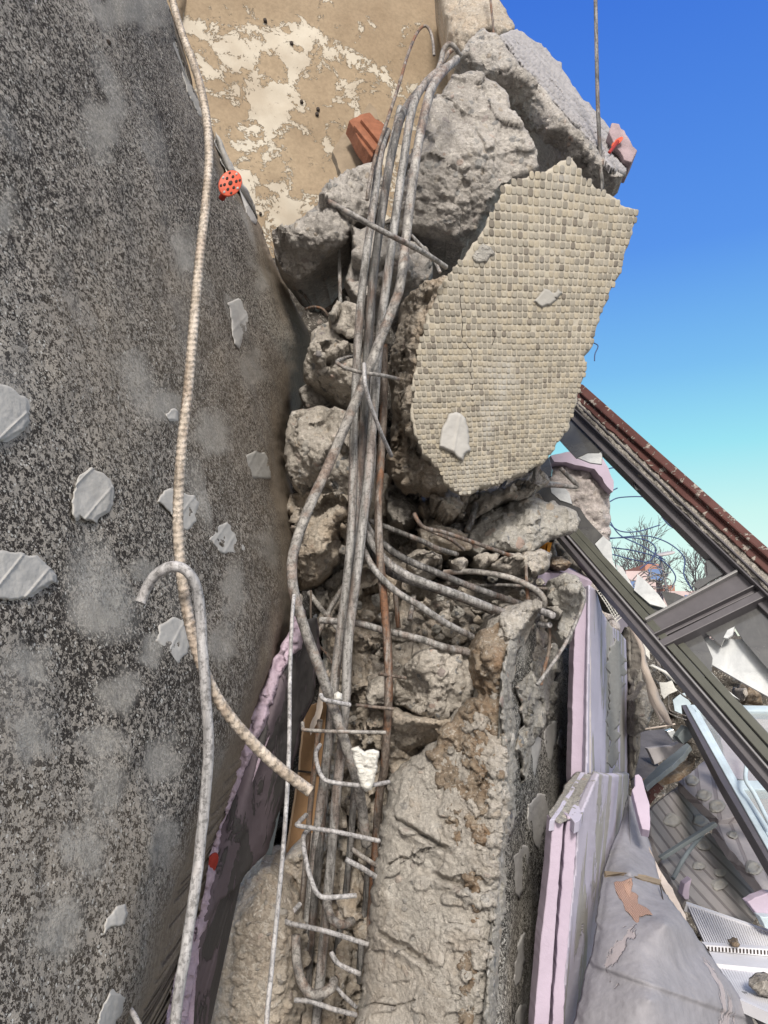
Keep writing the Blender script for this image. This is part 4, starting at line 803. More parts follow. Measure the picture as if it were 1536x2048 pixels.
st([(590,2000,1.5),(623,2003,1.49),(665,2018,1.49),(712,2030,1.52)], 4.5, 'bar_light', 'stirrup at the very bottom of the photo')
st([(673,1975,1.5),(690,1994,1.5),(712,2014,1.52)], 3.8, 'bar_light', 'thin stirrup stub right of the lower hook')
bar([(654,1790,1.54),(656,1815,1.52),(664,1838,1.5),(684,1850,1.5),(704,1842,1.53)], 8, M['bar_slant'], 'short bar hook half hidden inside the cage, upper one', 'rebar')
bar([(591,1870,1.52),(594,1925,1.5),(604,1965,1.49),(622,1987,1.49),(645,1987,1.49),(664,1974,1.5),(668,1962,1.52)], 9, M['bar_slant'], 'big bar hook near the bottom of the cage', 'rebar')
bar([(655,402,1.30),(700,427,1.31),(760,460,1.34),(825,493,1.4),(862,514,1.46),(892,534,1.52)], 6, M['bar_slant'], 'slanting bar across the upper bundle with its cut end at the left', 'rebar')
bar([(822,470,1.6),(850,500,1.6),(868,520,1.6),(880,545,1.58)], 4, M['bar'], 'thin bent bar behind the slanting bar', 'rebar')
bar([(712,712,1.6),(690,716,1.52),(674,724,1.46),(690,735,1.43),(722,745,1.41),(760,750,1.43),(797,758,1.5)], 4, M['bar_slant'], 'stirrup looping over the bundle at mosaic height', 'stirrup', name='stirrup')
bar([(728,726,1.40),(730,765,1.395),(738,800,1.41),(752,840,1.43),(766,875,1.46),(783,912,1.52)], 4.4, M['bar_light'], 'thin pale bar hanging in front of the crossing bar', 'rebar')
bar([(868,111,2.0),(866,85,2.0),(860,62,2.0),(849,52,2.0),(833,68,1.98),(815,111,1.9),(800,163,1.8),(775,240,1.7),(752,310,1.6),(738,372,1.55),(734,400,1.55)], 3.6, M['bar_rust'], 'thin twisted bar with a hooked top at the upper centre', 'rebar')
bar([(862,170,1.75),(880,128,1.78),(887,100,1.8),(898,88,1.8),(910,95,1.8),(920,112,1.82)], 5.5, M['bar_slant'], 'bar curling over at the very top of the bundle', 'rebar')
bar([(850,180,1.85),(878,140,1.84),(896,108,1.84),(905,100,1.84)], 5, M['bar_rust'], 'rusty bar beside the curled one at the top of the bundle', 'rebar')
bar([(678,474,1.92),(679,530,1.92),(681,612,1.86)], 4, M['bar'], 'short upright bar under the pale angular chunk', 'rebar')
bar([(590,575,2.1),(610,592,2.05),(628,620,2.05)], 3.2, M['bar_dark'], 'thin dark bar in the gap beside the speckled slab', 'rebar')
bar([(612,618,2.0),(628,614,1.96),(645,618,1.95),(656,632,1.96)], 3, M['bar_rust'], 'small curled wire in the gap beside the speckled slab', 'wire', name='wire')
bar([(618,1185,1.78),(640,1215,1.75),(668,1248,1.7),(690,1275,1.68)], 5.5, M['bar_slant'], 'dusty bar leaning behind the bundle from upper left', 'rebar')
bar([(690,1170,1.8),(662,1215,1.78),(645,1250,1.76),(625,1285,1.74)], 5.5, M['bar_slant'], 'dusty bar leaning behind the bundle from upper right', 'rebar')
bar([(622,1180,1.7),(622,1240,1.7),(630,1280,1.7),(655,1310,1.7),(668,1335,1.7)], 2.2, M['bar_rust'], 'thin orange rusty wire hanging behind the crossing bar', 'wire', name='wire')
bar([(588,1190,1.25),(584,1240,1.22),(580,1350,1.18),(578,1500,1.12),(570,1650,1.08),(555,1820,1.04),(545,1920,1.02),(532,2060,1.0),(515,2330,.98)], 4.3, M['bar_light'], 'thin straight pale bar hanging in front of the pink foam board', 'rebar')
bar([(281,1205,.90),(290,1183,.90),(303,1160,.895),(322,1142,.89),(345,1133,.89),(368,1138,.895),(386,1158,.90),(396,1190,.905),(402,1240,.91),(406,1320,.91),(413,1400,.91),(417,1470,.91),(414,1560,.91),(404,1660,.91),(390,1780,.90),(372,1900,.89),(352,2030,.88),(325,2330,.86)], 10.5, M['bar_light'], 'smooth pale bar with a hooked top in front of the speckled slab', 'rebar', ds=.004, wob=.0005)
bar([(330,-80,1.30),(345,0,1.28),(365,70,1.24),(388,130,1.20),(408,205,1.15),(418,300,1.11),(412,400,1.08),(400,510,1.05),(388,640,1.02),(376,780,1.0),(363,900,.98),(356,1020,.965),(360,1120,.95),(374,1220,.94),(400,1320,.93),(440,1405,.93),(500,1480,.93),(560,1537,.93),(621,1583,.93)], 8.2, M['bar_sand'], 'long ribbed bar curving down over the speckled slab', 'ribbed rebar', rib=True, seg=16, ds=.0016)
bar([(232,2000,.98),(250,2008,.93),(268,2030,.9),(290,2075,.88)], 5, M['bar_light'], 'short pale bar end at the lowest adhesive patch', 'rebar')

# white flake, small stones
wf = patch('plaster_flake', [(703,1497),(715,1494),(728,1505),(742,1497),(758,1503),(755,1535),(748,1560),(741,1582),(732,1584),(722,1575),(714,1550),(706,1520)], plane((703,1497,1.40),(758,1503,1.405),(735,1584,1.42)), M['white'], T=.008, Rp=6, step=2, th=.008, rag=2, seed=70, peb=0, rough=.003, fine=.0025, fac=.5, facs=40, shrink=1)
tag(wf, 'white torn plaster flake hanging on the lower bars', 'plaster flake')
tag(patch('pebble', [(668,1388),(676,1383),(684,1388),(684,1400),(676,1405),(667,1400)], const(1.44), M['white'], T=.015, step=1.6, th=.02, rag=.5, peb=0, rough=0, fine=.0005, fac=0), 'white round pebble sitting on the crossing bar above a stirrup', 'pebble')
SMALL = [(842,1215,11),(853,1205,9),(890,1232,13),(915,1225,12),(940,1205,10),(955,1215,14),(905,1188,10),(925,1180,9),(950,1172,8),(873,1258,9),(880,1275,8),(900,1263,15),(912,1284,9),(925,1278,8),(948,1256,9),(952,1270,7),(985,1240,10),(970,1250,7),(1000,1228,8),(735,1232,13),(770,1235,14),(715,1210,9),(780,1325,8),(795,1335,10),(770,1340,7),(808,1330,12),(830,1322,9),(745,1310,10),(730,1290,8),(800,1300,10),(705,1440,9),(718,1470,10),(735,1480,8),(760,1440,6),(740,1445,7),(785,1570,6),(1005,1215,7),(1030,1222,6),(868,1175,9),(880,1195,8),(860,1230,7),(990,1205,6),(1080,1165,8),(845,1135,7),(900,1160,8),(985,1155,9),(812,1245,8),(835,1258,6),(850,1265,6),(705,1075,9),(715,1110,12),(755,1200,12),(690,1100,9),(600,1195,8),(770,1268,6),(955,1240,8),(1020,1200,7),(1045,1186,6),(1060,1160,7),(925,1245,7),(893,1210,7)]
rg = np.random.RandomState(11); protos = []; STN = []
def heapfront(x, y): return float(heap_d(np.array([x], float), np.array([y], float))[0])-.045
mats = ['conc','conc_warm','conc','gravelly','conc']
for k in range(6):
    n = 9; a = np.arange(n)/n*2*np.pi
    pl = [(CX+20*(1+rg.uniform(-.28,.28))*math.cos(t), CY+17*(1+rg.uniform(-.28,.28))*math.sin(t)) for t in a]
    o = patch('loose_stone', pl, const(1.2), M[mats[k % 5]], T=.014, step=2.2, th=.014, rag=2, seed=80+k, peb=.001, pebs=120, rough=.0015, fine=.0008, fac=1.2, facs=60, shrink=.6)
    o.location = (0, 0, 0); protos.append(o)
for k, (x, y, r) in enumerate(SMALL):
    p = protos[k % 6]
    o = p if k < 6 else p.copy()
    if k >= 6: S.collection.objects.link(o)
    d = heapfront(x, y) if 690 < x < 1100 and y < 1350 else 1.66
    d = min(d, 1.72) if y < 1300 else d
    o.location = Vector(W(x, y, d)); s_ = r*d/F/(18*1.2/F)
    o.scale = (s_, s_, s_); o.rotation_euler = (rg.uniform(-.6,.6), rg.uniform(0,6.28), rg.uniform(-.6,.6))
    STN.append((x, y, o))

ORD = 'leftmost second third fourth fifth sixth seventh eighth ninth tenth eleventh twelfth thirteenth fourteenth fifteenth sixteenth seventeenth'.split()
def zone(x, y):
    if y >= 1345: return 'below the pebbly block by the white flake'
    if y >= 1286: return 'just left of the pebbly block'
    if x >= 975: return 'on the crumbled top of the column'
    if y < 1150: return 'above the fan of bars'
    if x < 790: return 'behind the upright bars'
    if y >= 1240: return 'under the lowest fan bar'
    return 'between the bars of the fan'
for z_ in sorted({zone(x, y) for x, y, o in STN}):
    L_ = sorted([(x, y, o) for x, y, o in STN if zone(x, y) == z_], key=lambda t: t[0])
    for k, (x, y, o) in enumerate(L_): tag(o, '%s loose stone%s %s' % (ORD[k], '' if k == 0 else ' from the left', z_), 'stone', 'small loose stones in the rubble')
# ============================================================ FOAM, CARDBOARD, LEFT GAP
fo = thing('foam_sheet', W(450,1900,1.5), 'pink foam insulation panel with a torn edge, standing beside the speckled slab', 'foam panel')
fe = plane((585,1280,1.50),(440,1620,1.34),(330,1950,1.22))if False else (lambda x, y: 1.56-(y-1240)/800*.30)
patch('torn_edge', [(600,1215),(585,1238),(578,1268),(560,1290),(545,1320),(525,1370),(515,1400),(495,1440),(480,1480),(465,1520),(445,1560),(430,1590),(428,1620),(402,1655),(398,1690),(382,1715),(368,1740),(362,1790),(350,1820),(342,1850),(342,1900),(335,1960),(315,2010),(285,2048),(250,2120),(230,2330),(340,2330),(370,2048),(380,1990),(388,1900),(402,1850),(425,1760),(440,1660),(470,1590),(490,1530),(520,1470),(535,1430),(555,1370),(580,1310),(600,1290),(612,1255)], fe, M['pink_rough'], T=.015, Rp=10, step=2.6, th=.05, rag=5, parent=fo, seed=71, peb=0, rough=.008, fine=.0035, fac=1, facs=22, shrink=1)
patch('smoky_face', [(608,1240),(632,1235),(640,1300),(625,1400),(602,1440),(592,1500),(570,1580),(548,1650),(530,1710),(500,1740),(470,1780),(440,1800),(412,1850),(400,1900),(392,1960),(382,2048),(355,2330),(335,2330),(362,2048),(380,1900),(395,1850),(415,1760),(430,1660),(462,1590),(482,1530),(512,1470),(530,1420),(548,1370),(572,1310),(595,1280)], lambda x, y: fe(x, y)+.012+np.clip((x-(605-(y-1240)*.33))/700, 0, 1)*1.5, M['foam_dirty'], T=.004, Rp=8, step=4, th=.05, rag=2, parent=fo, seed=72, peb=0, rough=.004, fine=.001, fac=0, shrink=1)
disc('red_anchor', W(420,1730,1.36), [.009,.01,0], [.006,0,.02], .003, M['red_dark'], fo, n=20)
cb = thing('cardboard_sheet', W(610,1700,1.85), 'brown cardboard sheet standing behind the lower bars', 'cardboard')
slabpoly('sheet', [(612,1415),(668,1395),(680,1800),(560,1800),(585,1640),(600,1540)], plane((612,1415,1.86),(668,1395,1.9),(575,1780,1.82)), .01, M['cardboard'], cb, rag=1, seed=4)
slabpoly('fold_strip', [(598,1540),(640,1545),(640,1549),(597,1544)], plane((612,1415,1.85),(668,1395,1.89),(575,1780,1.81)), .003, M['hole'], cb)
tag(slabpoly('torn_cardboard', [(640,1375),(652,1345),(668,1322),(672,1330),(655,1360),(648,1400),(640,1440),(620,1470),(618,1455),(632,1420)], const(1.80), .006, M['cream'], rag=2, seed=8), 'curled cream strip of torn card above the cardboard sheet', 'card strip')
gg = 'glass strips behind the foam panel'
for k, (a, b, c_, d_) in enumerate((((558,1560),(572,1560),(540,1725),(522,1730)), ((548,1590),(556,1590),(526,1735),(512,1738)))):
    tag(slabpoly('glass_strip', [a, b, c_, d_], const(1.72+.03*k), .005, M['teal'] if k == 0 else M['glass_dark']), ['greenish glass strip standing beside the cardboard','dark glass strip touching the pink foam panel'][k], 'glass strip')
tag(slabpoly('wood_lath', [(395,1900),(402,1905),(340,2120),(330,2115)], const(1.60), .02, M['cardboard']), 'brown lath at the foot of the foam panel', 'lath')

# ============================================================ RIGHT: FOAM BOARDS
pb = thing('foam_board', W(1200,2000,2.0), 'tall upright foam board coated in grey adhesive, pink front edge, right of the column', 'foam board')
fd = lambda x, y: 1.9 + (np.asarray(x, float)-1175)/100*.9
slabpoly('pink_edge', [(1168,1205),(1150,1250),(1145,1400),(1142,1600),(1135,1900),(1130,2330),(1165,2330),(1170,1900),(1174,1560),(1174,1205)], const(1.88), .05, M['pink'], pb, rag=1, bevel=.002, seed=2)
slabpoly('joint_edge', [(1167,1178),(1180,1178),(1183,1600),(1180,2330),(1166,2330),(1172,1560),(1166,1300)], const(1.882), .05, M['board_grey'], pb, rag=.8, seed=5)
pf = lambda x, y: plane((1180,1400,1.90),(1258,1400,2.75),(1175,2000,1.90))(x, y)
patch('coated_face', [(1178,1170),(1192,1180),(1205,1225),(1222,1252),(1238,1262),(1252,1280),(1256,1400),(1260,1600),(1232,1800),(1180,2048),(1150,2330),(1120,2330),(1150,2048),(1172,1560)], pf, M['coat_lav'], T=.003, Rp=4, step=3, th=.05, rag=.2, parent=pb, seed=73, peb=0, rough=.001, fine=.0003, fac=0, shrink=1, hf=lambda x, y, d: .012*(x < 1213)+.008*((x > 1240)))
blob([(1215,1300),(1232,1280),(1246,1300),(1248,1400),(1238,1440),(1236,1520),(1225,1540),(1217,1520),(1218,1400)], lambda x, y: pf(x, y)-.012, M['adhesive_dark'], pb, name='adhesive_coat', raise_=.005, rag=7, seed=74)
blob([(1219,1545),(1232,1530),(1240,1560),(1238,1580),(1222,1575)], lambda x, y: pf(x, y)-.012, M['adhesive'], pb, name='adhesive_coat', raise_=.005, rag=6, seed=75)
pc = thing('foam_strip', W(1120,1150,2.1), 'pink foam strip lying flat on top of the tall board', 'foam strip')
slabpoly('top_face', [(1078,1138),(1142,1135),(1172,1152),(1184,1164),(1150,1150),(1130,1146),(1078,1146)], plane((1078,1140,1.9),(1142,1135,2.1),(1180,1160,1.95)), .03, M['pink'], pc, rag=1)
pn = thing('foam_board', W(1120,2300,1.5), 'nearer double foam board with a snapped top, in front of the tall board', 'foam board')
slabpoly('pink_edge', [(1105,1640),(1122,1643),(1128,1642),(1118,1760),(1108,1900),(1098,2048),(1085,2330),(1060,2330),(1068,2048),(1082,1880),(1098,1740)], const(1.46), .05, M['pink'], pn, rag=.7, bevel=.002, seed=9)
slabpoly('back_edge', [(1134,1632),(1155,1640),(1148,1760),(1130,1950),(1122,2330),(1092,2330),(1104,2048),(1114,1900),(1124,1760)], const(1.48), .05, M['pink'], pn, rag=1.5, bevel=.002, seed=10)
patch('snapped_top', [(1104,1640),(1120,1610),(1150,1562),(1166,1546),(1185,1548),(1192,1555),(1180,1585),(1158,1640),(1135,1638),(1122,1646)], plane((1105,1640,1.46),(1158,1640,1.48),(1175,1548,1.85)), M['gravelly'], T=.004, Rp=6, step=2.2, th=.04, rag=2.5, parent=pn, seed=76, peb=.002, pebs=100, rough=.003, fine=.002, fac=.4, facs=30, shrink=1)
for k, q in enumerate(([(1100,1640),(1162,1543),(1170,1544),(1110,1640)], [(1136,1630),(1180,1556),(1190,1542),(1197,1548),(1160,1640),(1150,1645)])):
    slabpoly('foam_lip', q, lambda x, y: plane((1105,1640,1.455),(1158,1640,1.475),(1175,1548,1.845))(x, y)-.006, .02, M['coat_lav'], pn, rag=1.5, seed=11+k, bevel=.001)
patch('coated_face', [(1156,1640),(1180,1585),(1196,1548),(1222,1552),(1258,1548),(1255,1620),(1240,1720),(1215,1800),(1195,1900),(1168,2048),(1130,2330),(1100,2330),(1122,2048),(1138,1850),(1150,1740)], plane((1150,1740,1.51),(1120,2048,1.51),(1240,1650,2.15)), M['coat_grey'], T=.003, Rp=4, step=3, th=.04, rag=.3, parent=pn, seed=77, peb=0, rough=.001, fine=.0003, fac=0, shrink=1, hf=lambda x, y, d: .010*(x+(y-1600)*.12 > 1195)+.008*(x+(y-1600)*.12 > 1222))

# wooden post and dirty rock behind boards
tag(patch('wooden_post', [(1253,1255),(1270,1250),(1286,1265),(1285,1400),(1280,1500),(1266,1555),(1256,1560),(1258,1400)], const(2.7), M['wood'], T=.03, Rp=15, step=3, th=.1, rag=3, seed=78, peb=0, rough=.008, fine=.003, fac=.6, hf=lambda x, y, d: .02*vnoise(np.stack([x/5, y/70, 0*x], 1), 3)), 'splintered grey wooden post behind the tall foam board', 'post')
chunk([(1268,1475),(1272,1400),(1288,1362),(1305,1385),(1312,1415),(1298,1442),(1282,1470)], 2.6, .1, 'conc_dark', 'dark gravelly rock leaning on the wooden post', 79, th=.15)
chunk([(1200,1180),(1215,1165),(1235,1180),(1262,1215),(1255,1235),(1225,1225),(1205,1200)], 2.5, .05, 'gravelly', 'crumbly lump of mortar and mesh above the tall foam board', 82, th=.1)
def netting(P, Q, name, mat, label, n=4, m=12, d=2.3):
    parts = []
    A = np.array(P, float); B = np.array(Q, float)
    for i in range(n+1):
        a = A[0]+(A[1]-A[0])*i/n; b = B[0]+(B[1]-B[0])*i/n
        tube3('x', [W(*a, d), W((a[0]+b[0])/2+2, (a[1]+b[1])/2, d-.01), W(*b, d)], .0014, None, join=parts, seg=5, ds=.02)
    for j in range(m+1):
        a = A[0]+(B[0]-A[0])*j/m; b = A[1]+(B[1]-A[1])*j/m
        tube3('x', [W(*a, d-.002), W(*b, d-.002)], .0014, None, join=parts, seg=5, smoothpath=False, ds=.02)
    V, Fq = merge(parts); return tag(meshobj(name, V, Fq, mat), label, 'mesh')
netting([(1194,1182),(1210,1172)], [(1232,1244),(1246,1232)], 'mesh_strip', M['white'], 'strip of white plaster mesh hanging over the tall foam board')

# far left piece seen through the window: pink capped wall
fw = thing('wall_stump', W(1160,1300,3.6), 'broken concrete wall stump with pink foam on top, seen past the gravelly slab', 'wall')
patch('concrete_body', [(1108,922),(1130,925),(1168,935),(1190,950),(1205,962),(1222,985),(1218,1030),(1222,1080),(1212,1130),(1225,1180),(1240,1260),(1100,1300),(1080,1000)], const(3.4), M['pinkish'], T=.1, Rp=25, step=3.2, th=.5, parent=fw, seed=83, peb=.01, pebs=22, rough=.02, fine=.005)
slabpoly('foam_top', [(1103,912),(1135,902),(1168,900),(1200,905),(1215,935),(1228,962),(1226,985),(1214,975),(1205,955),(1188,938),(1160,930),(1130,924),(1110,922)], const(3.25), .3, M['pink'], fw, rag=2, seed=3)

# ============================================================ WINDOW FRAME
wp = plane((1150,820,2.35),(1536,1180,1.75),(1320,1290,1.80))
wf = thing('window_frame', W(1400,1200,1.9), 'dark metal window frame leaning down to the right with broken panes', 'window frame')
def strip(name, a, b, wa, wb, off, th, mat, parent=wf, bevel=.0015):
    a = np.array(a, float); b = np.array(b, float); v = b-a; n = np.array([-v[1], v[0]])/np.hypot(*v); 
    pl = [a-n*wa/2, b-n*wb/2, b+n*wb/2, a+n*wa/2]
    return slabpoly(name, pl, lambda x, y: wp(x, y)-off, th, mat, parent, bevel=bevel)
# upper rail: profiles (edge nearest sky first)
strip('upper_rail', (1140,797), (1640,1276), 10, 15, .03, .05, M['frame_light'])
strip('rail_lip', (1138,807), (1640,1289), 3, 4, .045, .03, M['frame'])
strip('upper_rail', (1135,816), (1640,1308), 20, 34, .015, .05, M['frame'])
strip('rail_lip', (1140,792), (1640,1268), 3, 4, .05, .02, M['frame'])
# transverse mullion
strip('mullion', (1298,1262), (1500,1162), 44, 50, .02, .05, M['frame'])
strip('mullion_bead', (1290,1238), (1475,1140), 5, 5, .034, .03, M['frame_light'])
strip('mullion_lip', (1305,1268), (1512,1168), 3, 3, .036, .03, M['frame'])
strip('mullion', (1318,1288), (1530,1184), 14, 16, .03, .045, M['frame'])
# lower rail
strip('lower_rail', (1085,1022), (1640,1672), 16, 26, .035, .06, M['frame'])
strip('lower_rail', (1095,1012), (1660,1650), 12, 20, .02, .05, M['frame_green'])
strip('glazing_channel', (1102,1004), (1680,1636), 10, 18, .005, .03, M['frame_green'])
strip('rail_lip', (1088,1018), (1645,1662), 3, 4, .05, .03, M['frame_light'])
# panes
def pane(pl, mat, off=0, name='pane_shard', th=.005, rag=0): return slabpoly(name, pl, lambda x, y: wp(x, y)+off, th, M[mat], wf, rag=rag)
pane([(1112,872),(1145,838),(1160,850),(1205,897),(1198,905),(1176,905),(1152,916),(1128,890)], 'glass_dark')
pane([(1152,914),(1178,903),(1205,897),(1203,928),(1180,925)], 'glass_bright', .004)
pane([(1088,908),(1096,912),(1104,938),(1102,952),(1090,955),(1080,930)], 'glass_dark')
pane([(1070,950),(1092,952),(1099,972),(1145,1010),(1160,1016),(1172,1035),(1185,1050),(1206,1072),(1190,1085),(1215,1122),(1240,1155),(1262,1182),(1250,1200),(1180,1120),(1120,1050),(1075,1000)], 'glass_dark')
pane([(1099,962),(1120,965),(1138,985),(1144,1008),(1120,1000),(1103,985)], 'glass_bright', -.004)
pane([(1206,1072),(1222,1085),(1225,1120),(1240,1155),(1232,1155),(1215,1122),(1190,1088)], 'glass_bright', -.004)
pane([(1232,1128),(1245,1135),(1268,1178),(1266,1184),(1240,1158)], 'glass_bright', .006)
pane([(1275,1148),(1295,1165),(1318,1190),(1338,1218),(1300,1208),(1268,1180)], 'glass_bright', -.015)
pane([(1268,1182),(1300,1206),(1338,1218),(1322,1182),(1350,1186),(1375,1196),(1365,1202),(1305,1240),(1285,1210)], 'glass_dark')
pane([(1412,1122),(1428,1118),(1458,1142),(1420,1162),(1396,1178),(1385,1170),(1398,1158),(1408,1156),(1415,1150)], 'glass_dark')
pane([(1412,1120),(1420,1116),(1430,1140),(1412,1155),(1408,1135)], 'board_dark', .006, name='putty_shard')
pane([(1253,935),(1278,958),(1290,978),(1272,980),(1262,955)], 'glass_dark')
pane([(1336,1022),(1350,1035),(1360,1048),(1348,1046)], 'glass_dark')
pane([(1345,1245),(1395,1258),(1412,1285),(1425,1315),(1422,1345),(1400,1360),(1350,1310),(1328,1288)], 'glass_dark')
pane([(1392,1258),(1500,1195),(1660,1330),(1660,1488),(1536,1338),(1487,1281),(1468,1252),(1455,1262),(1442,1292),(1420,1270)], 'glass_dark')
pane([(1393,1256),(1440,1292),(1448,1278),(1487,1278),(1536,1330),(1660,1470),(1660,1480),(1536,1393),(1470,1356),(1410,1321)], 'glass_bright', .03)
pane([(1447,1275),(1455,1260),(1469,1253),(1465,1270),(1455,1276)], 'glass_bright', -.006)
pane([(1424,1345),(1455,1380),(1480,1400),(1450,1382),(1418,1350)], 'glass_bright', -.004)
pane([(1425,1345),(1445,1372),(1485,1410),(1660,1600),(1660,1625),(1560,1520),(1436,1370)], 'glass_dark', .004)
# brown capped sill
sc = thing('brown_sill', W(1350,1000,2.0), 'long brown painted sill with chipped mortar, running above the window frame', 'sill')
def capp(x, y): return wp(x, y)-.06
P = [W(x, y, float(capp(x, y))) for x, y in ((1150,775),(1260,873),(1370,968),(1480,1070),(1640,1222))]
slabpoly('brown_cap', [(1155,766),(1166,768),(1640,1186),(1640,1208),(1160,786)], lambda x, y: wp(x, y)-.07, .06, M['brown'], sc, bevel=.004)
slabpoly('brown_flank', [(1153,782),(1160,784),(1640,1205),(1640,1240),(1154,800)], lambda x, y: wp(x, y)-.05, .04, M['brown'], sc, rag=1.5, bevel=.002)
patch('mortar_bed', [(1150,792),(1165,795),(1190,822),(1300,925),(1400,1018),(1500,1112),(1640,1242),(1640,1285),(1520,1172),(1420,1078),(1300,965),(1200,868),(1148,815)], lambda x, y: wp(x, y)-.03, M['conc_dark'], T=.012, Rp=8, step=2.6, th=.05, rag=3, parent=sc, seed=84, peb=.002, pebs=80, rough=.004, fine=.003, fac=.5)
# ============================================================ LOWER RIGHT DEBRIS
# big coated sheet
sh = thing('coated_sheet', W(1350,2200,1.6), 'big bent grey coated sheet with torn patches showing pink, at the bottom right', 'coated sheet')
shd = ctl([(1262,1610,2.05),(1300,1700,1.95),(1215,1745,1.78),(1320,1760,1.80),(1260,1745,1.72),(1240,1850,1.55),(1330,1850,1.50),(1400,1900,1.62),(1190,1930,1.5),(1300,2000,1.36),(1420,2000,1.5),(1500,2048,1.6),(1165,2048,1.42),(1300,2300,1.2),(1550,2300,1.5),(1120,2300,1.3)])
patch('upper_fold', [(1260,1590),(1268,1612),(1285,1650),(1300,1685),(1312,1730),(1322,1765),(1290,1758),(1250,1756),(1212,1748),(1222,1715),(1240,1670),(1252,1630)], lambda x, y: shd(x, y)+.02, M['sheet'], T=.02, Rp=15, step=3, th=.02, rag=1.5, parent=sh, seed=85, peb=0, rough=.0015, fine=.0008, fac=0, shrink=1)
patch('main_panel', [(1214,1752),(1250,1757),(1300,1762),(1322,1772),(1345,1805),(1372,1840),(1405,1890),(1450,1950),(1495,2015),(1512,2060),(1600,2330),(1080,2330),(1160,2048),(1178,1965),(1195,1900),(1205,1820)], shd, M['sheet'], T=.012, Rp=20, step=3.5, th=.03, rag=2, parent=sh, seed=86, peb=0, rough=.002, fine=.0008, fac=0, shrink=1,
      hf=lambda x, y, d: .012*np.clip(((x-1240)*.35-(y-1955))/8, 0, 1)-.012)
blob([(1229,1767),(1264,1756),(1266,1767),(1264,1780),(1274,1793),(1279,1806),(1300,1819),(1305,1832),(1292,1830),(1279,1836),(1274,1850),(1266,1841),(1253,1823),(1248,1806),(1231,1784)], lambda x, y: shd(x, y)-.0135, M['weave'], sh, name='exposed_weave', raise_=.0006, rag=2.5, seed=87)
strip_ = slabpoly('edge_strip', [(1210,1742),(1250,1745),(1290,1750),(1322,1760),(1320,1768),(1285,1759),(1212,1751)], lambda x, y: shd(x, y)-.01, .01, M['tan'], sh)
bar([(1320,1770,1.72),(1328,1810,1.64),(1338,1870,1.55),(1348,1930,1.5),(1356,1990,1.45),(1362,2060,1.4)], 1.2, M['hole'], name='torn_seam', parent=sh)
tag(slabpoly('foil_strip', [(1262,1625),(1275,1650),(1300,1695),(1318,1738),(1345,1778),(1372,1830),(1376,1848),(1345,1815),(1318,1760),(1305,1722),(1285,1680)], lambda x, y: shd(x, y)+.02, .006, M['cream'], rag=1.5), 'long curled pale strip along the edge of the bent sheet', 'strip')
tag(slabpoly('foam_offcut', [(1270,1549),(1277,1547),(1284,1556),(1300,1610),(1300,1661),(1284,1658),(1272,1610),(1264,1580),(1271,1572)], plane((1270,1549,1.95),(1300,1660,1.85),(1300,1600,1.9)), .03, M['pink'], rag=1, bevel=.002), 'small upright pink foam offcut on top of the bent sheet', 'foam offcut')

def board(pl, d, mat, label, name='board', cat='board', th=.03, rag=1.2, seed=0, blobs=(), bevel=.002, step=3):
    f = plane(*d) if isinstance(d, tuple) else const(d)
    o = thing(name, W(pl[0][0], pl[0][1], float(f(np.float64(pl[0][0]), np.float64(pl[0][1])))), label, cat)
    slabpoly('panel', pl, f, th, M[mat], o, rag=rag, seed=seed, bevel=bevel)
    for k, (bx, by, br) in enumerate(blobs):
        br = br*1.25; a = np.arange(16)/16*2*np.pi; q = [(bx+br*math.cos(t)*(1+.15*math.sin(3*t+k)), by+.8*br*math.sin(t)*(1+.1*math.sin(2*t+k))) for t in a]
        blob(q, lambda x, y: f(x, y)-.004, M['adhesive_dark'], o, raise_=.004, ring=(bx, by, br, .008), rag=2, seed=seed+k+90, step=1.6)
    return o
board([(1296,1625),(1330,1592),(1376,1560),(1410,1600),(1436,1640),(1380,1680),(1322,1718),(1308,1690)], ((1300,1622,2.5),(1376,1560,2.9),(1318,1716,2.35)), 'ribboard', 'grey ribbed board with two adhesive rings, behind the bent sheet', seed=1, blobs=((1345,1640,13),(1400,1640,12)))
board([(1356,1562),(1412,1520),(1446,1575),(1480,1632),(1437,1640),(1395,1600)], ((1357,1562,2.75),(1412,1520,2.95),(1440,1640,2.5)), 'ribboard_light', 'pale board with three adhesive dabs beside the bluish window', seed=2, blobs=((1385,1560,11),(1408,1590,12),(1434,1612,13)))
board([(1322,1720),(1370,1692),(1420,1664),(1480,1730),(1534,1790),(1505,1850),(1440,1825),(1372,1800),(1345,1765)], ((1322,1720,2.25),(1420,1664,2.6),(1505,1850,2.15)), 'ribboard', 'large grey lined board with adhesive lumps, above the white grille', seed=3, blobs=((1408,1690,12),(1398,1732,9),(1440,1745,9),(1440,1770,12)))
board([(1428,1652),(1455,1640),(1482,1634),(1500,1670),(1560,1740),(1600,1800),(1536,1790),(1500,1745),(1460,1698)], ((1430,1647,2.5),(1480,1634,2.6),(1536,1760,2.2)), 'ribboard_light', 'pinkish lined board wedged under the bluish window', seed=4, blobs=((1466,1670,8),(1508,1735,14)))
board([(1266,1470),(1290,1462),(1334,1456),(1362,1482),(1345,1492),(1300,1502),(1318,1530),(1285,1565),(1262,1560)], ((1266,1470,3.2),(1362,1482,3.2),(1270,1560,2.7)), 'board_dark', 'dark board covered in grit, deep behind the tall foam board', seed=5)
board([(1296,1497),(1345,1492),(1372,1478),(1366,1500),(1310,1530)], 2.85, 'board_grey', 'grey board end lying on the dark gritty board', seed=6)
board([(1280,1566),(1318,1530),(1355,1500),(1374,1484),(1381,1491),(1364,1512),(1330,1542),(1290,1574)], ((1285,1565,2.4),(1376,1482,2.6),(1292,1574,2.35)), 'teal', 'long bent bluish grey trim board', seed=7, th=.015)
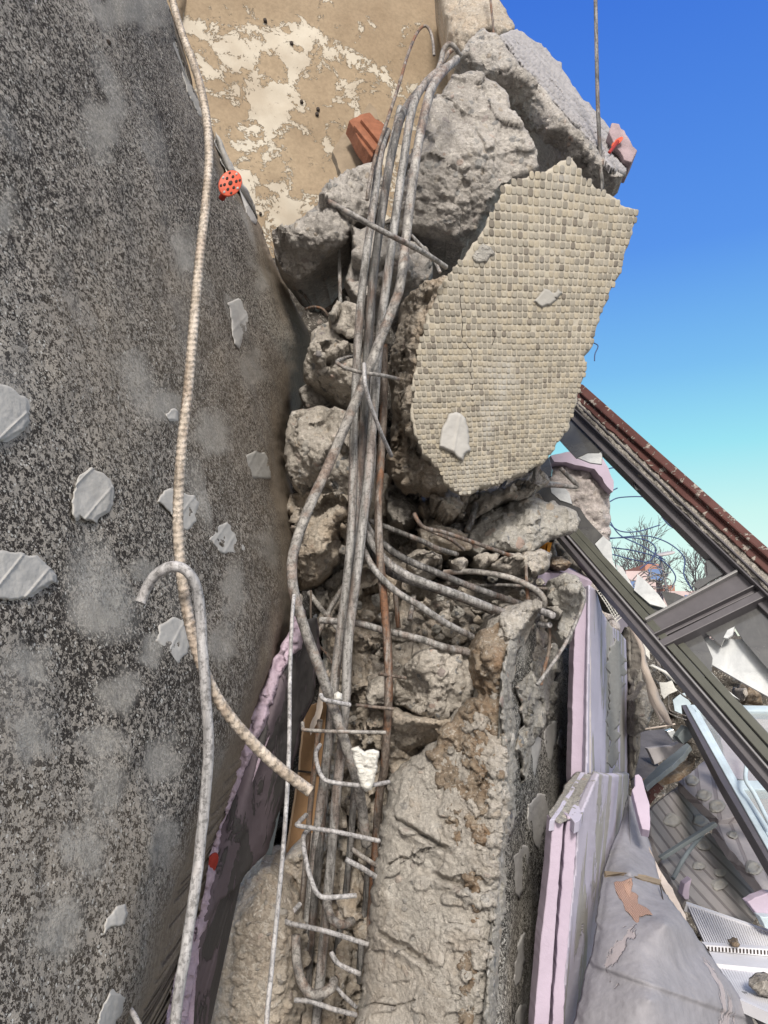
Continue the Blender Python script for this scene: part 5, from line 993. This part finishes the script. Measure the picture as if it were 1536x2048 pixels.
board([(1354,1474),(1370,1452),(1392,1464),(1390,1472),(1366,1488)], 2.7, 'teal', 'short teal board end standing behind the bent trim', seed=8, th=.04)
board([(1334,1462),(1346,1458),(1362,1480),(1350,1484)], 2.75, 'glass_bright', 'pale lit end of a board next to the teal one', seed=18, th=.03)  # the lit look of this end is put into its pale colour
board([(1296,1615),(1300,1580),(1316,1566),(1328,1576),(1316,1590)], 2.5, 'brown', 'small dark red wedge above the ribbed board', seed=9, th=.04)
board([(1288,1566),(1330,1555),(1362,1545),(1385,1525),(1392,1512),(1384,1545),(1360,1562),(1330,1570),(1300,1576)], 2.65, 'conc_brown', 'rusty brown beam under the bent trim board', name='beam', cat='beam', th=.06, seed=10)
board([(1494,1804),(1536,1785),(1600,1800),(1600,1860),(1545,1855),(1520,1835)], 2.0, 'pink', 'lilac foam scrap at the right edge above the grille', name='foam_scrap', cat='foam scrap', seed=11)
board([(1520,1832),(1560,1838),(1600,1860),(1600,1880),(1530,1856)], 1.97, 'alu', 'light blue scrap under the lilac foam at the right edge', name='plastic_scrap', cat='scrap', seed=12)
board([(1364,1790),(1370,1768),(1383,1757),(1380,1775),(1378,1800),(1370,1800)], 2.1, 'pink', 'small folded pink scrap on the lined board', name='foam_scrap', cat='foam scrap', seed=13)
board([(1320,1716),(1432,1645),(1437,1652),(1326,1722)], 2.2, 'teal', 'straight grey blue rod lying between two lined boards', name='trim_strip', cat='trim', seed=14, th=.02, rag=0)
bar([(1346,1757,2.1),(1372,1710,2.15),(1408,1664,2.25)], 4, M['teal'], 'thin blue grey rod leaning on the lined board', 'rod', name='rod')
# white grilles
def grille(quad, nb, d3, label, thick=.02, seed=0):
    f = plane(*d3); o = thing('ventilation_grille', W(*quad[0], float(f(*map(np.float64, quad[0])))), label, 'grille')
    q = [np.array(p, float) for p in quad]
    slabpoly('backing', quad, lambda x, y: f(x, y)+.012, .006, M['grille_dark'], o)
    parts = []; 
    for k in range(nb):
        t0, t1 = (k+.18)/nb, (k+.72)/nb
        pl = [q[0]+(q[1]-q[0])*t0, q[0]+(q[1]-q[0])*t1, q[3]+(q[2]-q[3])*t1, q[3]+(q[2]-q[3])*t0]
        V = W([p[0] for p in pl], [p[1] for p in pl], f(np.array([p[0] for p in pl]), np.array([p[1] for p in pl])))
        VV = np.concatenate([V, V+np.array([0,.012,0])])
        parts.append((VV, np.array([[0,1,2,3],[7,6,5,4],[0,4,5,1],[1,5,6,2],[2,6,7,3],[3,7,4,0]])))
    V, Fq = merge(parts); g = meshobj('slats', V, Fq, M['grille'], o, False)
    m = g.modifiers.new('bevel', 'BEVEL'); m.width = .001
    for a, b in ((0, 1), (3, 2)):
        v = q[b]-q[a]; n = np.array([-v[1], v[0]])/np.hypot(*v)*2.2
        slabpoly('rim', [q[a]-n, q[b]-n, q[b]+n, q[a]+n], lambda x, y: f(x, y)-.003, .02, M['grille'], o)
    return o
g1 = grille([(1373,1805),(1620,1890),(1620,1906),(1412,1890)], 44, ((1373,1805,2.05),(1600,1890,2.0),(1412,1890,1.88)), 'white slatted grille, upper of two, right of the bent sheet')
o = thing('grille_housing', W(1420,1900,1.85), 'white plastic housing with a row of slots between the two slatted grilles', 'grille housing')
slabpoly('slotted_face', [(1410,1890),(1620,1904),(1620,1920),(1418,1902)], const(1.86), .02, M['grille'], o)
parts = []
for k in range(30):
    x = 1416+k*7; y = 1893+(x-1410)*.067
    V = W([x, x+3, x+3.4, x+.4], [y, y+.2, y+8.5, y+8.3], np.full(4, 1.8585)); VV = np.concatenate([V, V+np.array([0,.01,0])])
    parts.append((VV, np.array([[0,1,2,3],[7,6,5,4],[0,4,5,1],[1,5,6,2],[2,6,7,3],[3,7,4,0]])))
V, Fq = merge(parts); meshobj('slots', V, Fq, M['hole'], o, False)
slabpoly('flat_face', [(1418,1903),(1620,1921),(1620,1946),(1432,1927)], plane((1418,1902,1.86),(1600,1920,1.86),(1432,1926,1.78)), .02, M['grille'], o)
g2 = grille([(1436,1930),(1620,1948),(1620,2060),(1478,1996)], 30, ((1436,1930,1.8),(1600,1948,1.8),(1478,1996,1.6)), 'white slatted grille, lower of two, in the bottom right corner')
chunk([(1500,1975),(1510,1962),(1545,1960),(1600,1975),(1600,2000),(1540,1998),(1512,1990)], 1.62, .03, 'conc_dark', 'grey mortar lump resting on the lower white grille', 93, th=.03)
chunk([(1462,1884),(1475,1878),(1484,1888),(1478,1894),(1465,1893)], 1.86, .015, 'conc_brown', 'small brown crumb resting on the upper white grille', 94, th=.02, step=2)
for k, (x0, y0, x1, y1) in enumerate(((1478,1990,1560,2090),(1490,1990,1600,2070))):
    board([(x0,y0),(x0+12,y0+2),(x1+10,y1),(x1-10,y1+4)], 1.62, 'frame_light' if k else 'board_dark', ['dark rail in the very bottom right corner','grey metal rail in the very bottom right corner'][k], name='rail', cat='rail', seed=15+k, th=.02)

# light blue window lying in the debris
bw = thing('aluminium_window', W(1450,1600,2.2), 'pale blue aluminium window sash lying in the debris under the dark frame', 'window')
bwp = plane((1364,1410,2.75),(1600,1412,2.6),(1480,1640,2.15))
def bstrip(name, pl, off, mat, th=.03): return slabpoly(name, pl, lambda x, y: bwp(x, y)-off, th, M[mat], bw, bevel=.002)
bstrip('outer_rail', [(1362,1410),(1372,1409),(1450,1545),(1560,1740),(1548,1745),(1440,1560)], .01, 'frame', .05)
bstrip('side_rail', [(1372,1409),(1384,1410),(1460,1545),(1575,1740),(1560,1742),(1450,1548)], .02, 'alu')
bstrip('side_rail', [(1384,1416),(1396,1418),(1475,1560),(1570,1700),(1560,1712),(1462,1552)], .012, 'alu')
bstrip('top_rail', [(1380,1409),(1620,1412),(1620,1422),(1392,1422)], .02, 'alu')
bstrip('cross_rail', [(1465,1560),(1620,1562),(1620,1580),(1478,1578)], .012, 'alu')
bstrip('pane', [(1394,1421),(1620,1424),(1620,1562),(1470,1560)], .004, 'glass_clear', .004)
bstrip('pane', [(1478,1578),(1620,1580),(1620,1700),(1552,1690)], .004, 'glass_clear', .004)
bar([(1496,1480,2.3),(1493,1530,2.25),(1492,1560,2.2),(1510,1590,2.15),(1540,1650,2.05)], 4, M['alu'], 'bent pale blue rod resting on the aluminium window', 'rod', name='rod')
board([(1440,1470),(1465,1462),(1490,1500),(1560,1560),(1500,1562),(1472,1558),(1450,1520)], 2.6, 'pink', 'pinkish board seen through the aluminium window', seed=17)
board([(1398,1430),(1480,1428),(1600,1450),(1600,1500),(1500,1490),(1440,1470),(1415,1455)], 2.75, 'board_grey', 'bluish grey panel under the glass of the aluminium window', seed=19)
board([(1483,1585),(1600,1590),(1600,1680),(1530,1640)], 2.5, 'board_grey', 'grey board under the lower pane of the aluminium window', seed=20)
# crumpled cream strips
def ribbon(pts, wpx, mat, label, name='plastic_strip'):
    q = np.array(pts, float); C = catmull(W(q[:,0], q[:,1], q[:,2]), 6); n = len(C); ww = np.interp(np.linspace(0, 1, n), np.linspace(0, 1, len(wpx)), wpx)*q[0,2]/F
    V = []
    for i, c in enumerate(C):
        a = .5*math.sin(i*.5); s_ = np.array([math.cos(a), math.sin(a), .12])
        V += [c-s_*ww[i]/2, c+np.array([0,-.004,0]), c+s_*ww[i]/2]
    Fq = [[i*3+k, i*3+k+1, i*3+k+4, i*3+k+3] for i in range(n-1) for k in range(2)]
    o = meshobj(name, V, np.array(Fq), M[mat]); m = o.modifiers.new('solid', 'SOLIDIFY'); m.thickness = .003
    return tag(o, label, 'plastic strip')
ribbon([(1245,1225,2.4),(1262,1255,2.35),(1283,1295,2.3),(1288,1330,2.3),(1302,1370,2.3),(1318,1410,2.3),(1340,1450,2.3)], (4,6,8,11,15,18,9), 'cream', 'long cream plastic strip hanging in front of the wooden post')
ribbon([(1285,1340,2.35),(1298,1370,2.35),(1308,1405,2.35),(1324,1445,2.35)], (6,12,15,7), 'cream', 'shorter curled cream strip beside the long one')
ribbon([(1300,1330,2.5),(1330,1345,2.5),(1350,1362,2.5),(1372,1378,2.5)], (8,8,6,3), 'white', 'thin white strip sticking out toward the dark frame')
tag(slabpoly('paper_scrap', [(1318,1366),(1342,1362),(1350,1375),(1356,1382),(1338,1388),(1330,1398),(1322,1388)], const(2.45), .004, M['white'], rag=2), 'white paper scrap behind the cream strips', 'paper')
tag(slabpoly('paper_scrap', [(1288,1285),(1302,1278),(1300,1320),(1290,1305)], const(2.55), .004, M['white'], rag=2), 'narrow white scrap beside the wooden post', 'paper')
tag(slabpoly('plastic_sheet', [(1345,1400),(1370,1385),(1382,1408),(1370,1430),(1350,1420)], const(2.9), .004, M['alu'], rag=2), 'light blue plastic sheet behind the cream strips', 'plastic sheet')
tag(slabpoly('cloth_scrap', [(1372,1380),(1400,1370),(1415,1402),(1392,1405)], const(3.0), .02, M['pink'], rag=2), 'dusty mauve cloth scrap behind the dark frame', 'cloth')
for k, (p, lab) in enumerate((([(1312,1395),(1330,1420),(1350,1432),(1372,1440)], 'black cable looping lowest behind the cream strips'), ([(1310,1360),(1335,1390),(1340,1420),(1372,1432)], 'black cable crossing behind the paper scrap'), ([(1300,1300),(1330,1350),(1365,1390),(1400,1408)], 'thin black cable slanting to the aluminium window'), ([(1290,1458),(1330,1452),(1350,1448)], 'pale cable on the dark gritty board'))):
    bar([(x, y, 2.55) for x, y in p], 1.6, M['bar_dark'] if k < 3 else M['cream'], lab, 'cable', name='cable')
bar([(1310,1278,2.9),(1318,1340,2.9)], 4, M['bar'], 'grey pipe standing in the dark gap behind the dark frame', 'pipe', name='pipe', smoothpath=False)
# items in dark gap right of frame
chunk([(1486,1408),(1492,1385),(1500,1370),(1520,1372),(1524,1408)], 3.2, .08, 'conc_brown', 'brown block standing behind the broken lower pane', 95, th=.1, step=3)
chunk([(1482,1390),(1492,1375),(1498,1388),(1488,1400)], 3.15, .05, 'conc', 'pinkish lump beside the brown block', 96, th=.1, step=3)
# small bits by the tall board top
tag(slabpoly('brick_piece', [(1074,1092),(1092,1082),(1102,1085),(1098,1106),(1078,1100)], const(1.98), .04, M['orange'], rag=2), 'orange fragment behind the gravelly slab', 'brick')
chunk([(1092,1128),(1104,1116),(1125,1115),(1142,1128),(1138,1138),(1110,1138)], 1.9, .04, 'conc_brown', 'reddish brick lump lying on the pink foam strip', 97, th=.06, step=2.2)
tag(slabpoly('tile_piece', [(1096,1088),(1104,1084),(1100,1106),(1094,1104)], const(1.95), .02, M['orange'], rag=1), 'yellow edged sliver beside the orange fragment', 'tile')
chunk([(1108,1085),(1130,1080),(1150,1100),(1180,1130),(1200,1160),(1180,1162),(1150,1140),(1130,1120)], 2.3, .05, 'conc', 'crumbled mortar between the gravelly slab and the window frame', 98, th=.1, step=3)
tag(slabpoly('white_scrap', [(940,1045),(948,1020),(970,1008),(988,1003),(998,1000),(990,1018),(972,1028),(955,1040)], const(1.97), .01, M['white'], rag=2.5), 'white plastic scrap under the mosaic slab', 'scrap')
tag(slabpoly('white_scrap', [(916,1035),(945,1022),(938,1038),(920,1042)], const(1.95), .01, M['white'], rag=2), 'smaller white scrap left of the dark bar stub', 'scrap')
tag(slabpoly('trim_piece', [(1030,982),(1036,966),(1062,960),(1058,985),(1045,1000)], const(2.2), .02, M['alu'], rag=1), 'pale trim piece between the mosaic and gravelly slab', 'trim')

# ============================================================ FAR BACKGROUND
def far(px, py, d): return W(px, py, d)
def tree(px, d, top, label, seed, spread=1.):
    base = W(px, 1400, d); base[2] = 0; h = W(px, top, d)[2]; rgt = np.random.RandomState(seed); segs = []; tr = []
    def grow(p, v, L, r, lev):
        pts = [p]; q = p
        for k in range(4):
            v = v+rgt.uniform(-.16,.16,3)*(1 if lev else .3)+np.array([0,0,.03]); v /= np.linalg.norm(v); q = q+v*L/4; pts.append(q)
            if lev < 4 and (k >= 1 or lev > 0):
                for _ in range(2 if lev < 3 else 1):
                    u = rgt.normal(size=3); u -= v*(u@v); u /= np.linalg.norm(u); nv = v*.75+u*.65*spread; nv[2] = abs(nv[2])*.9+.1; nv /= np.linalg.norm(nv)
                    grow(q, nv, L*rgt.uniform(.42,.62), r*.5, lev+1)
        (tr if lev == 0 else segs).append((np.array(pts), r))
    grow(base, np.array([.02,0,1.]), h*.82, h*.012, 0)
    top_ = max(P_[:,2].max() for P_, r in segs+tr); k_ = h/top_
    segs = [(base+(P_-base)*[k_*.8, k_*.8, k_], r) for P_, r in segs]; tr = [(base+(P_-base)*[k_*.8, k_*.8, k_], r) for P_, r in tr]
    o = thing('bare_tree', base, label, 'tree')
    for nm, src in (('trunk', tr), ('crown', segs)):
        parts = []
        for P_, r in src: tube3('x', P_, max(r, .007), None, join=parts, seg=5, smoothpath=False, ds=10, rfn=lambda t: 1.1-.5*t)
        V, Fq = merge(parts); meshobj(nm, V, Fq, M['bark'], o)
tree(1272, 24, 1032, 'bare winter tree seen through the broken window, with a tall thin top', 5, .9)
tree(1322, 26, 1075, 'lower bare tree with a spreading crown beside the street lamp', 9, 1.2)
tree(1396, 22, 1062, 'bare tree near the right end of the window opening', 13, .8)
lp = thing('street_lamp', (W(1345,1400,14)*[1,1,0]), 'street lamp with a flat head seen through the broken window', 'street lamp')
tube3('pole', [W(1352,1330,14), W(1340,1200,14), W(1320,1112,14)], .025, M['frame'], lp, smoothpath=False, ds=.5)
disc('lamp_head', W(1332,1109,13.9), [.17,0,.03], [.0,.08,.03], .03, M['board_grey'], lp, n=14)
hs = thing('far_house', (W(1290,1400,20)*[1,1,0]), 'distant pale house with a blue patch under the bare trees', 'house')
def hbox(nm, x0, y0, x1, y1, d, dep, m, parent=hs):
    a = W(x0, y0, d); b = W(x1, y1, d); z0, z1 = b[2], a[2]
    V = [(a[0],d,z0),(b[0],d,z0),(b[0],d+dep,z0),(a[0],d+dep,z0),(a[0],d,z1),(b[0],d,z1),(b[0],d+dep,z1),(a[0],d+dep,z1)]
    return meshobj(nm, V, [[0,1,5,4],[1,2,6,5],[2,3,7,6],[3,0,4,7],[4,5,6,7],[3,2,1,0]], M[m], parent, False)
hbox('wall', 1252, 1142, 1326, 1400, 20, 6, 'house'); hbox('roof', 1290, 1128, 1318, 1143, 20.2, 4, 'roof'); hbox('blue_shutter', 1298, 1138, 1326, 1160, 19.95, .1, 'housewin')
hbox('window', 1262, 1160, 1272, 1178, 19.95, .1, 'housewin'); hbox('window', 1280, 1160, 1290, 1178, 19.95, .1, 'housewin')
h2 = thing('far_house', (W(1420,1400,26)*[1,1,0]), 'low far house further right with a red roof edge', 'house')
hbox('wall', 1326, 1182, 1480, 1400, 26, 6, 'house', h2); hbox('roof', 1326, 1170, 1350, 1182, 26, 5, 'roof', h2); hbox('window', 1340, 1190, 1352, 1204, 25.95, .1, 'housewin', h2); hbox('window', 1370, 1190, 1382, 1204, 25.95, .1, 'housewin', h2)
CB = [([(1214,938),(1230,936),(1260,944),(1262,960)], 'short cable arching at the top of the window opening'),
 ([(1218,1004),(1240,995),(1290,994),(1310,1005),(1325,1035),(1345,1055),(1375,1064)], 'cable dipping like a letter S across the window opening'),
 ([(1216,985),(1235,976)], 'tiny bar end poking from the wall stump'),
 ([(1215,1045),(1240,1062),(1275,1063),(1320,1050)], 'thin cable rising to the right in the window opening'),
 ([(1215,1078),(1260,1073),(1300,1073),(1340,1088),(1368,1115),(1368,1150),(1384,1180)], 'long looping cable in the window opening'),
 ([(1218,1076),(1270,1076),(1300,1084),(1312,1100),(1302,1120),(1280,1138)], 'inner looping cable in the window opening'),
 ([(1222,1095),(1270,1102),(1320,1118),(1350,1150),(1345,1175)], 'drooping cable just above the far house'),
 ([(1222,1108),(1260,1118),(1310,1130),(1335,1150)], 'lowest drooping cable above the far house'),
 ([(1218,1040),(1240,1070),(1280,1090),(1330,1120)], 'cable slanting down behind the looping ones')]
for k, (p, l) in enumerate(CB): bar([(x, y, 5.5+.1*k) for x, y in p], 1.25, M['cable'], l, 'cable', name='cable')
# tangle of rusty wire in front of house
parts = []; rt = np.random.RandomState(3)
for k in range(12):
    cx_, cy_ = rt.uniform(1270,1340), rt.uniform(1145,1185); a0 = rt.uniform(0,6); P_ = [W(cx_+rt.uniform(12,30)*math.cos(a0+t), cy_+rt.uniform(8,20)*math.sin(a0+t), 6+rt.uniform(-.1,.1)) for t in np.arange(0, 5, .9)]
    tube3('x', P_, .0045, None, join=parts, seg=5, ds=.03)
V, Fq = merge(parts); tag(meshobj('wire_tangle', V, Fq, M['bar_slant']), 'tangle of thin rusty wire in front of the distant house', 'wire')
for o in list(S.collection.objects):
    if '_w' in o: del o['_w']
